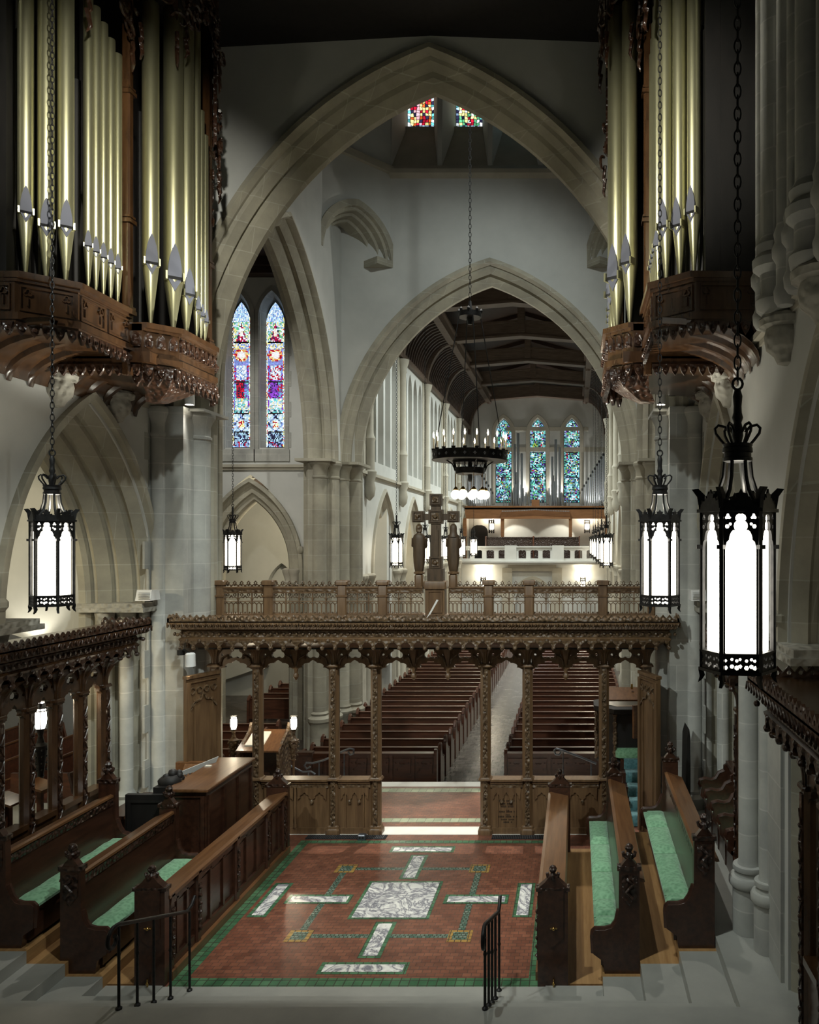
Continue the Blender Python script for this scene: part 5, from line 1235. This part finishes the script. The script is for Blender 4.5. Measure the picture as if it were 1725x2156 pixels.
def chapel_pew(x, y0, y1, z, label):
    T = thing('chapel_pew', label, 'pew', (x, (y0+y1)/2, z), 'pews in the left chapel')
    b = MB(); b.loft([[(x-.04, y, z+.3), (x, y, z+.3), (x-.02, y, z+.98), (x-.06, y, z+.98)] for y in (y0, y1)]); b.obj('backrest', 'pewoak', T)
    b = MB(); b.box(x, x+.4, y0, y1, z+.40, z+.44); b.obj('seat', 'pewoak', T)
    b = MB(); b.loft([[(x-.28, y, z+.86), (x-.28, y, z+.88), (x, y, z+.99), (x, y, z+.96)] for y in (y0, y1)]); b.obj('book_ledge', 'deskoak', T)
    for y in (y0-.06, y1): MB().plate([(x-.1, z), (x+.42, z), (x+.42, z+.6), (x+.1, z+.66), (x+.02, z+1.02), (x-.1, z+1.02)], XZ(y), 0, .06).obj('end_panel', 'pewoak', T)
for i in range(5):
    chapel_pew(-8.75-.85*i, 13.5 if i < 3 else 12.4, 17.2, 0, 'dark pew behind the left side screen, %s from the choir' % nth(i))
for i, (x, y) in enumerate(((-7.42, 9.68), (-7.42, 10.25), (-7.42, 10.85))):
    T = thing('reading_ledge', 'sloping book ledge catching the torch light behind the left screen, %s from the camera' % nth(i), 'desk', (x, y, .56), 'book ledges behind the left screen')
    b = MB(); b.loft([[(x-.14, yy, 1.66), (x-.14, yy, 1.69), (x+.14, yy, 1.60), (x+.14, yy, 1.57)] for yy in (y-.17, y+.17)]); b.obj('top', 'deskoak', T)
    MB().box(x-.03, x+.03, y-.03, y+.03, .56, 1.62).obj('post', 'pewoak', T)
# torch lamp behind the left screen and torches by the lectern
def torch(x, y, z0, zh, s, label, light, crown):
    q0 = .075 if not crown else .1
    T = thing('torch_lamp', label, 'lamp', (x, y, z0), 'torch lamps')
    b = MB(); b.lathe([(.12, z0), (.12, z0+.03), (.03, z0+.08), (.022, z0+.12), (.022, zh-.75*s), (.05, zh-.70*s)], (x, y, 0), 10); b.obj('pole', 'oakscreen' if not crown else 'iron', T, 40)
    b = MB(); b.lathe([(.03, zh-.75*s), (.05, zh-.6*s), (.075, zh-.42*s), (.09, zh-.30*s), (.10, zh-.24*s), (.05, zh-.2*s), (.03, zh-.1*s), (.05, zh)], (x, y, 0), 10)
    for k in range(8):
        a = k*PI/4
        for j in range(4): b.ball((x+(.08+.008*j)*math.cos(a), y+(.08+.008*j)*math.sin(a), zh-(.6-.1*j)*s), .016, 5)
    b.obj('carved_head', 'carvedoak' if not crown else 'iron', T, 40)
    b = MB(); b.lathe([(.55*q0, zh+.01), (.75*q0, zh+.06*s), (.82*q0, zh+.16*s), (.75*q0, zh+.27*s), (.6*q0, zh+.30*s)], (x, y, 0), 12); b.obj('shade', 'lampglass', T, 40)
    b = MB()
    for k in range(6): a = k*PI/3; b.tube([(x+q*q0*math.cos(a), y+q*q0*math.sin(a), zh+h*s) for q, h in ((.6, 0), (.9, .08), (.98, .16), (.88, .27), (.75, .33))], .006, 4)
    for h, q in ((.0, .7*q0), (.27, .9*q0), (.31, .8*q0)): b.lathe([(q-.01, zh+h*s), (q+.008, zh+h*s), (q+.008, zh+h*s+.012), (q-.01, zh+h*s+.012)], (x, y, 0), 12)
    if crown:
        for k in range(6): a = k*PI/3; b.tube([(x+q*math.cos(a), y+q*math.sin(a), zh+h) for q, h in ((.08, .30), (.10, .36), (.095, .46), (.06, .5), (.0, .54))], .008, 4); 
        for h in (.37, .42, .47): b.lathe([(.085, zh+h), (.105, zh+h), (.105, zh+h+.01), (.085, zh+h+.01)], (x, y, 0), 12)
        b.ball((x, y, zh+.56), .02, 6)
    b.obj('cage', 'iron', T, 40)
    bulb('torch_light', (x, y, zh+.42*s), light, .03, (1, .84, .58))
torch(-7.62, 11.15, .56, 2.33, .95, 'glowing torch lamp on a pole seen between posts of the left screen', 55, True)
torch(-6.62, 15.15, 0, 1.36, .82, 'lit torch lamp at the left of the clergy reading desk beyond the screen', 14, False)
torch(-5.46, 15.15, 0, 1.36, .82, 'lit torch lamp at the right of the clergy reading desk beyond the screen', 14, False)
# clergy reading desk
T = thing('reading_desk', 'bright sloping reading desk between two torches beyond the screen', 'desk', (-6.0, 15.0, 0))
b = MB(); b.loft([[(-6.42, 14.78, 1.02), (-5.62, 14.78, 1.02), (-5.62, 15.42, 1.28), (-6.42, 15.42, 1.28)], [(-6.42, 14.78, 1.05), (-5.62, 14.78, 1.05), (-5.62, 15.42, 1.31), (-6.42, 15.42, 1.31)]]); b.obj('top', 'deskoak', T)
for x in (-6.40, -5.66):
    b = MB(); b.plate([(14.85, 0), (15.4, 0), (15.45, 1.3), (15.38, 1.45), (15.30, 1.32), (14.80, 1.03)], YZ(x), 0, .05); b.obj('end_panel', 'carvedoak', T)
b = MB(); b.box(-6.38, -5.64, 15.36, 15.42, 0, 1.25); b.obj('front_panel', 'stalloak', T)
b = MB(); b.box(-6.2, -5.75, 14.7, 15.0, .42, .46); b.obj('shelf', 'stalloak', T)
o = MB(); o.loft([[(-6.30, 14.9, 1.10), (-5.95, 14.9, 1.10), (-5.95, 15.3, 1.265), (-6.30, 15.3, 1.265)], [(-6.30, 14.9, 1.13), (-5.95, 14.9, 1.13), (-5.95, 15.3, 1.295), (-6.30, 15.3, 1.295)]]); o = o.obj('open_book', 'paper'); tag(o, 'open book lying on the bright reading desk beyond the screen', 'book')
T = thing('clergy_stall', 'dark clergy stall front standing beside the reading desk in the crossing', 'bench', (-6.4, 17.2, -.8))
b = MB(); b.box(-7.0, -5.7, 16.9, 16.98, -.8, .42); b.box(-7.02, -5.68, 16.85, 17.02, .40, .46); b.obj('panel', 'stalloak', T)

# ================================================================ HANDRAILS
def scroll(c, r, F, t0, sgn, n=14): return [F(c[0]+r*(1-.75*i/n)*math.cos(t0+sgn*i*.42), c[1]+r*(1-.75*i/n)*math.sin(t0+sgn*i*.42), 0) for i in range(n)]
def altar_rail(sx, label):
    T = thing('step_handrail', label, 'handrail', (sx(8.3), 8.3, .15))
    F = lambda u, v, d: (sx(u)+d, u, v)
    zt = lambda y: .875+(8.75-y)*.38
    pts = list(reversed(scroll((7.28, 1.30), .11, F, PI*.5, 1)))+[F(y, zt(y), 0) for y in (7.36, 7.6, 8.0, 8.4, 8.66)]+[F(8.76, .93, 0), F(8.84, 1.0, 0)]
    b = MB(); b.tube(pts, .020, 8); b.obj('rail', 'iron', T, 50)
    for y, z in ((7.37, .60), (7.68, .45), (7.98, .30), (8.31, .15), (8.72, 0)):
        b = MB(); b.lathe([(.03, z), (.03, z+.015), (.014, z+.03), (.014, z+.5), (.02, z+.52), (.014, z+.54), (.014, zt(y))], (sx(y), y, 0), 8); b.obj('baluster', 'iron', T, 40)
altar_rail(lambda y: -4.30, 'black iron handrail with scrolled end on the left chancel steps')
altar_rail(lambda y: -.855, 'black iron handrail seen end-on at the right of the chancel steps')
def cross_rail(pts, posts, label):
    T = thing('crossing_handrail', label, 'handrail', pts[0])
    b = MB(); b.tube(pts, .022, 8); b.obj('rail', 'greyiron', T, 50)
    for x, y, z0, z1 in posts: MB().lathe([(.03, z0), (.016, z0+.03), (.014, z1)], (x, y, 0), 8).obj('baluster', 'greyiron', T, 40)
XR = lambda px, py, y=16.45: (( px-VX)*y/FL, y, EYE-(py-VY)*y/FL)
def rl(ps): return [XR(*p) for p in ps]
cross_rail(rl([(1182,1583),(1178,1589),(1170,1588),(1167,1580),(1172,1576),(1185,1580),(1220,1593),(1256,1608)]), [(*XR(1186, 0)[:2], -.1, .58), (*XR(1245, 0)[:2], -.3, .34)], 'pale iron handrail with curled end before the right nave pews')
cross_rail(rl([(733,1583),(738,1589),(745,1586),(745,1578),(737,1576),(725,1580),(700,1593),(680,1601),(658,1607),(645,1606),(641,1612),(646,1619),(653,1614)]), [(*XR(725, 0)[:2], -.3, .55), (*XR(672, 0)[:2], 0, .35)], 'scrolled iron handrail before the left nave pews, rising to the right')
cross_rail(rl([(598,1612),(590,1617),(583,1612),(586,1604),(597,1603),(615,1614),(637,1625),(655,1624),(664,1630)]), [(*XR(600, 0)[:2], 0, .36), (*XR(650, 0)[:2], 0, .17)], 'scrolled iron handrail beside the reading desk, dropping to the right')

# ================================================================ PULPIT beyond the right side of the screen
T = thing('pulpit', 'carved oak pulpit with pale desk and teal carpeted stairs beyond the screen', 'pulpit', (.95, 15.3, 0))
b = MB(); pc = (.98, 15.45, 0); b.lathe([(.3, 0), (.34, .08), (.26, .2), (.30, .45), (.62, .75), (.66, .80), (.60, .86), (.60, 1.7), (.68, 1.74), (.68, 1.82), (.60, 1.84)], pc, 8, rot=PI/8)
b.obj('drum', 'blackoak', T, 30)
for k in range(8):
    a = PI/8+k*PI/4; b = MB(); x, y = pc[0]+.62*math.cos(a), pc[1]+.62*math.sin(a); b.lathe([(.05, .8), (.03, .9), (.028, 1.2), (.05, 1.25), (.03, 1.3), (.028, 1.65), (.05, 1.72)], (x, y, 0), 8)
    for q in range(4): b.ball((x, y, 1.0+q*.18), .05, 6)
    b.obj('carved_shaft', 'carvedoak', T, 40)
b = MB(); b.lathe([(.50, 1.845), (.01, 1.85)], pc, 8, rot=PI/8); b.loft([[(.62, 15.1, 1.92), (1.22, 15.1, 1.92), (1.22, 15.55, 2.08), (.62, 15.55, 2.08)], [(.62, 15.1, 1.95), (1.22, 15.1, 1.95), (1.22, 15.55, 2.11), (.62, 15.55, 2.11)]]); b.obj('desk', 'deskoak', T)
b = MB(); b.loft([[(1.05, 14.55, 1.35), (1.5, 14.75, 1.35), (1.5, 14.8, 1.95), (1.05, 14.6, 1.95)], [(1.07, 14.5, 1.35), (1.52, 14.7, 1.35), (1.52, 14.75, 1.95), (1.07, 14.55, 1.95)]]); b.obj('stair_panel', 'deskoak', T)
b = MB()
for k in range(5): b.box(.92-.02*k, 1.52, 13.75+.24*k, 14.05+.24*k, 0, .18*(k+1))
b.obj('stairs', 'stalloak', T)
b = MB()
for k in range(5):
    y = 13.75+.24*k; b.cham(.98-.02*k, 1.46, y-.025, y+.28, .18*k+.01, .18*(k+1)+.02, .02)
b.obj('stair_carpet', 'teal', T, 40)
b = MB(); b.cham(.75, 1.35, 14.75, 15.1, .92, 1.08, .06); b.obj('kneeling_pad', 'green', T, 50)
b = MB(); b.lathe([(.02, 2.1), (.025, 2.12), (.02, 2.2)], (1.1, 15.4, 0), 8)
b.obj('lamp_stem', 'brass', T)
b = MB(); b.lathe([(.10, 0), (.12, .02), (.12, .36), (.10, .40), (.10, .44)], (1.32, 13.62, 0), 12); tag(b.obj('carved_pot', 'carvedoak', None, 40), 'dark carved round stand at the foot of the right door leaf', 'stand')

# ================================================================ NAVE PEWS
def pew(x0, x1, label, front, y):
    T = thing('nave_pew', label, 'pew', ((x0+x1)/2, y, -.8), 'nave pews left of the aisle' if x0 < -3 else 'nave pews right of the aisle')
    return T
def pew_meshes(L):
    h = L/2; P = {}
    b = MB(); b.loft([[(x, -.02, .28), (x, .03, .28), (x, .10, .88), (x, .05, .88)] for x in (-h, h)]); b.loft([[(x, .03, .87), (x, .12, .87), (x, .13, .90), (x, .02, .90)] for x in (-h, h)]); P['backrest'] = b.data('pew_back', 'pewoak')
    b = MB(); b.box(-h, h, .06, .46, .40, .44); P['seat'] = b.data('pew_seat', 'pewoak')
    b = MB(); pr = [(-.05, 0), (.50, 0), (.50, .40), (.47, .58), (.30, .64), (.20, .74), (.16, .92), (.10, .97), (.03, .95), (-.03, .84), (-.05, .6)]
    b.plate(pr, lambda u, v, d: (d, u, v), -.035, .035); b.tube([(0, u, v) for u, v in pr[3:10]], .045, 6); P['end_panel'] = b.data('pew_end', 'pewoak', 40)
    return P
BL = (-6.28, -3.24); BR = (-1.62, 1.40)
PM = {0: pew_meshes(BL[1]-BL[0]), 1: pew_meshes(BR[1]-BR[0])}
SP = .775
for i in range(37):
    y = 18.62+SP*i
    for s, (x0, x1) in enumerate((BL, BR)):
        T = pew(x0, x1, 'dark oak nave pew %s of the centre aisle, %s row from the front' % (('left', 'right')[s], nth(i)), 0, y)
        for n, xo in (('backrest', 0), ('seat', 0), ('end_panel', -(x1-x0)/2), ('end_panel', (x1-x0)/2)):
            o = bpy.data.objects.new(n, PM[s][n]); COL.objects.link(o); o.parent = T; o.location = (xo, 0, 0)
for s, (x0, x1) in enumerate((BL, BR)):
    T = thing('pew_front', 'panelled oak front before the first nave pew, %s of the centre aisle' % ('left', 'right')[s], 'pew front', ((x0+x1)/2, 18.1, -.8), 'panelled pew fronts')
    b = MB(); b.box(x0, x1, 18.08, 18.13, -.75, .1); b.box(x0, x1, 18.03, 18.22, .08, .12); b.box(x0, x1, 18.05, 18.1, -.8, -.64); n = 6; w = (x1-x0)/n
    for i in range(n):
        a = x0+i*w; b.box(a-.03, a+.03, 18.05, 18.1, -.7, .08); tracery_plate(b, XZ(18.07), a+.06, a+w-.06, -.35, 0, 1, -.015, .01, True)
    b.obj('panel', 'pewoak', T)
    for x in (x0, x1): MB().plate([(18.03, -.8), (18.20, -.8), (18.20, .1), (18.16, .2), (18.07, .2), (18.03, .1)], YZ(x), -.035, .035).obj('end_panel', 'pewoak', T)
# pews in the left transept and aisle
PT = pew_meshes(2.2)
for i in range(12):
    y = 17.6+.85*i
    if 21.6 < y < 24.2: continue
    T = thing('transept_pew', 'dark pew in the left transept, %s row back beside the arch pier' % nth(i), 'pew', (-9.1, y, -.8), 'pews in the left transept')
    for n, xo in (('backrest', 0), ('seat', 0), ('end_panel', -1.1), ('end_panel', 1.1)):
        o = bpy.data.objects.new(n, PT[n]); COL.objects.link(o); o.parent = T; o.location = (xo, 0, 0)

# ================================================================ FAR END OF THE NAVE: gallery, organ, lights
T = thing('west_gallery', 'pale stone gallery with pierced parapet across the far end of the nave', 'gallery', (AX, 47, -.8))
b = MB(); op = []
for c, n in ((-3.0, 4), (0, 3), (3.0, 4)):
    for i in range(n): u = AX+c+(i-(n-1)/2)*.72; op.append([(u-.23, 3.98), (u+.23, 3.98), (u+.23, 4.42), (u+.12, 4.49), (u, 4.46), (u-.12, 4.49), (u-.23, 4.42)])
b.plate(rect(AX-4.45, AX+4.45, 3.86, 4.66), XZ(46.9), 0, .2, op); b.box(AX-4.45, AX+4.45, 46.82, 47.15, 4.64, 4.72)
for c in (-1.42, 1.42): b.box(AX+c-.35, AX+c+.35, 46.75, 47.1, 3.8, 4.76)
b.obj('parapet', 'plaster', T)
b = MB(); b.box(AX-4.45, AX+4.45, 46.7, 50.6, 3.62, 3.86); b.box(AX-4.45, AX+4.45, 46.6, 46.9, 3.74, 3.84); b.obj('deck', 'plaster', T)
w = MB(); w.plate([(AX-4.45, 3.62), (AX-4.45, -.8)]+arch_line(AX-.15, 1.4, 1.0, rad(1.0, 1.2), 0, -.8, 10)+[(AX+4.45, -.8), (AX+4.45, 3.62)], XZ(47.3), 0, .4); struct('wall_under_gallery', w, 'plaster')
w = MB(); w.arch(XZ(47.3), AX-.15, 1.4, 1.0, rad(1.0, 1.2), [(.3, 0), (.3, -.1), (.12, -.1), (.1, .05), (0, .1), (0, .4)], -.8, 10)
for s2 in (-1, 1): w.box(AX-.15+s2*1.5-.3, AX-.15+s2*1.5+.3, 47.12, 47.3, -.8, 3.4)
w.box(AX-1.6, AX+1.3, 47.15, 47.3, 3.2, 3.6)
for x in (-3.9, -2.1, 2.0, 3.9): w.box(AX+x-.35, AX+x+.35, 47.27, 47.31, 1.75, 2.3)
struct('trim_door_arch', w, 'plainstone', 35)
d = MB(); d.box(AX-1.3, AX+1.0, 47.75, 47.85, -.8, 2.8); struct('door_1', d, 'white')
T = thing('gallery_organ', 'silver organ pipes ranged below three stained windows at the far end', 'organ', (AX, 49.6, 6.5))
b = MB(); b.box(AX-4.4, AX+4.4, 48.7, 48.95, 6.42, 7.15); b.box(AX-4.4, AX+4.4, 48.6, 49.0, 7.1, 7.2); b.box(AX-2.15, AX+2.15, 48.55, 48.7, 6.4, 6.75); b.box(AX-4.4, AX+4.4, 48.7, 50.6, 7.0, 7.1); b.obj('gallery_beam', 'galleryoak', T)
for x in (-2.08, 2.15, -4.42, 4.4): MB().box(AX+x-.1, AX+x+.1, 48.65, 48.9, 3.86, 6.45).obj('post', 'galleryoak', T)
PIPES = []
for s2 in (-1, 1):
    for i in range(12): PIPES.append((s2*(4.22-.135*i), 49.3, 7.2, .058-.0022*i, 10.4-.22*i+.02*(i % 2), 1))
    for i in range(13): PIPES.append((s2*1.12+(i-6)*.155, 49.2+.02*abs(i-6), 7.2, .045, 8.75-abs(i-6)**1.25*.17, 0))
for x, r, zt in ((-1.42, .07, 11.2), (-1.2, .085, 11.9), (-.97, .075, 10.6), (.98, .07, 10.4), (1.2, .085, 11.5), (1.45, .075, 11.0), (-1.3, .05, 9.4), (1.05, .05, 9.2)): PIPES.append((x, 50.0, 7.2, r, zt, 0))
for x, y, z0, r, zt, cap in PIPES:
    b = MB(); b.lathe([(r*.25, z0), (r, z0+.45), (r, zt)], (AX+x, y, 0), 8)
    if cap: b.lathe([(r*1.3, zt-.02), (r*1.3, zt+.12), (r*.8, zt+.14)], (AX+x, y, 0), 8, 1)
    else: b.lathe([(r*.9, zt), (r*.5, zt+.02)], (AX+x, y, 0), 8)
    b.obj('organ_pipe', ['tin', 'iron'], T, 50)
b = MB()
for i in range(40):
    x = AX-2.05+4.1*i/39; z = 6.98-.10*abs(math.cos(PI*i/39)); b.tube([(x, 48.9, z+.05), (x, 48.45, z), (x, 48.3, z-.01)], [.014, .022, .045], 6)
b.obj('trumpet_row', 'tin', T)
o = MB(); o.box(AX-.28, AX+.2, 49.0, 49.2, 7.2, 7.62); o.obj('dark_box', 'galleryoak', T)
T = thing('gallery_pew', 'long dark bench back on the gallery behind the stone parapet', 'pew', (AX, 48, 3.86))
b = MB(); b.box(AX-3.0, AX+2.7, 47.9, 48.0, 3.86, 5.25)
b.box(AX-3.0, AX+2.7, 47.85, 48.05, 5.2, 5.28); b.obj('backrest', 'stallcarved', T)
for x in (-3.0, -.1, 2.7): MB().box(AX+x-.04, AX+x+.04, 47.7, 48.1, 3.86, 5.32).obj('end_panel', 'pewoak', T)
o = MB(); o.plate(lancet(AX-3.75, 3.86, 1.1, 5.6, 6.05), XZ(50.55), 0, .1); struct('door_2', o, 'blackoak')
def sconce(x, y, z, s, label, power, group):
    T = thing('wall_sconce', label, 'lamp', (x, y, z), group)
    b = MB(); b.lathe([(.13*s, z-.2*s), (.15*s, z-.1*s), (.15*s, z+.12*s), (.13*s, z+.2*s)], (x, y, 0), 8); b.obj('shade', 'farglass', T, 40)
    b = MB()
    for h in (-.34, -.24, .2, .36): b.lathe([(.15*s, z+h*s), (.19*s, z+h*s), (.19*s, z+h*s+.05*s), (.15*s, z+h*s+.05*s)], (x, y, 0), 8)
    for k in range(8): a = k*PI/4; b.tube([(x+.17*s*math.cos(a), y+.17*s*math.sin(a), z-.42*s), (x+.17*s*math.cos(a), y+.17*s*math.sin(a), z+.48*s)], .02*s, 4)
    b.tube([(x, y, z-.3*s), (x, y+.5*s, z-.3*s)], .03*s, 5); b.obj('cage', 'iron', T, 40)
    if power: bulb('sconce_light', (x, y, z+.55*s), power, .08, (1, .86, .62))
sconce(-5.42, 50.3, 5.95, 1.0, 'lit wall sconce on the gallery wall beside the dark arched door', 70, 'gallery sconces')
sconce(.72, 50.3, 5.95, 1.0, 'lit wall sconce on the gallery wall near the right-hand lanterns', 70, 'gallery sconces')
sconce(-5.55, 46.9, 2.45, .9, 'lit sconce under the gallery throwing light up the wall left of the door arch', 50, 'sconces below the gallery')
sconce(.42, 46.9, 2.45, .9, 'lit sconce under the gallery throwing light up the wall right of the door arch', 50, 'sconces below the gallery')
for x in (-5.55, .42): spot('sconce_uplight', (x, 46.98, 2.93), (x, 47.22, 3.9), 90, 96, .5, .05, (1, .93, .75))
for x, tx in ((-4.5, -3.9), (-.42, -1.1)): spot('gallery_spot', (x, 49.2, 6.25), (tx, 50.6, 5.0), 130, 70, .3, .05, (1, .95, .8))
for sx in (-1.1, 1.2): spot('pipe_spot', (AX+sx, 50.28, 7.5), (AX+sx, 50.66, 8.9), 420, 75, .7, .05, (1, .98, .92)); 
for sx in (-3.6, 3.6): spot('pipe_spot', (AX+sx, 48.0, 7.4), (AX+sx, 50.6, 9.0), 200, 70, .7, .05, (1, .98, .92))
# ================================================================ SMALL FIXTURES
def can(x, y, z, label, dx):
    T = thing('spotlight', label, 'spotlight', (x, y, z), 'white can spotlights')
    b = MB(); b.lathe([(.05, .22), (.075, .20), (.08, .0), (.07, .0), (.068, .17)], (x, y, z), 14); b.obj('housing', 'white', T, 40)
    b = MB(); b.lathe([(.066, .012), (.001, .012)], (x, y, z), 12); b.obj('lens', 'lampglass', T)
    b = MB(); b.tube([(x, y, z+.2), (x+dx*.12, y+.04, z+.26), (x+dx*.2, y+.1, z+.24)], .018, 6); b.lathe([(.06, -.03), (.06, .05)], (x+dx*.2, y+.1, z+.2), 10); b.obj('bracket', 'iron', T, 40)
    spot('can_light', (x, y, z-.03), (x-dx*.5, y-1.2, 0), 40, 60, .6, .05, (1, .95, .85))
can(-6.45, 13.08, 7.28, 'white can spotlight fixed high on the left pier below the organ', -1)
can(1.42, 13.08, 7.28, 'small white spotlight high on the right pier, behind the middle lantern chain', 1)
can(-6.24, 12.68, 2.98, 'white can spotlight hanging under the left end of the screen canopy', -1)
def flood(x, y, z, s, label):
    T = thing('flood_lamp', label, 'lamp', (x, y, z), 'white flood lamps on the capitals')
    F = YZ(x, s)
    b = MB(); b.plate([(y-.16, z), (y+.16, z), (y+.13, z+.16), (y-.10, z+.17)], F, -.10, .14); b.obj('housing', 'white', T)
    b = MB()
    for i in range(5): b.box(x-.08, x+.10, y-.165, y-.155, z+.02+.025*i, z+.03+.025*i)
    b.obj('louvre', 'wallgrey', T)
flood(-6.92, 12.7, 4.05, -1, 'white flood lamp on the capital ledge of the left arch')
flood(1.95, 12.7, 4.05, 1, 'white flood lamp on the capital ledge of the right arch')
for x0, x1, s in ((-4.55, -3.2, 'left'), (-1.42, -.5, 'right')):
    g = MB(); g.box(x0, x1, 13.15, 13.33, .0, .006)
    for i in range(int((x1-x0)/.03)): g.box(x0+i*.03, x0+i*.03+.012, 13.16, 13.32, .006, .014, 1)
    tag(g.obj('floor_grille', ['darkslot', 'greyiron'], None), 'dark metal heating grille in the floor before the %s screen panels' % s, 'grille', 'floor grilles')
b = MB(); b.cham(-3.66, -3.52, 13.10, 13.2, 0, .09, .015); b.box(-3.63, -3.60, 13.09, 13.1, .03, .06, 1); b.box(-3.58, -3.55, 13.09, 13.1, .03, .06, 1)
tag(b.obj('floor_socket', ['greyiron', 'darkslot'], None), 'small metal socket box on the floor at the left opening post', 'socket box')
for p in ((-9.8, 7.6, 3.9, -10.9), ):
    spot('chapel_uplight', (-8.95, 12.62, 3.1), (-8.95, 12.98, 4.4), 40, 80, .6, .05, (1, .92, .74))
bulb('chapel_light', (-9.5, 8.8, 5.6), 300, .15, (1, .87, .6))
bulb('chapel_light', (4.2, 9.0, 6.2), 60, .15, (1, .87, .62))
bulb('aisle_light', (-9.2, 25.6, 5.6), 230, .15, (1, .87, .6))
for y in (33, 38, 43): bulb('aisle_light', (AX-6.0, y, 5.6), 160, .15, (1, .87, .6))
for y in (28, 33, 38, 43): bulb('aisle_light', (AX+6.0, y, 5.6), 120, .15, (1, .87, .6))
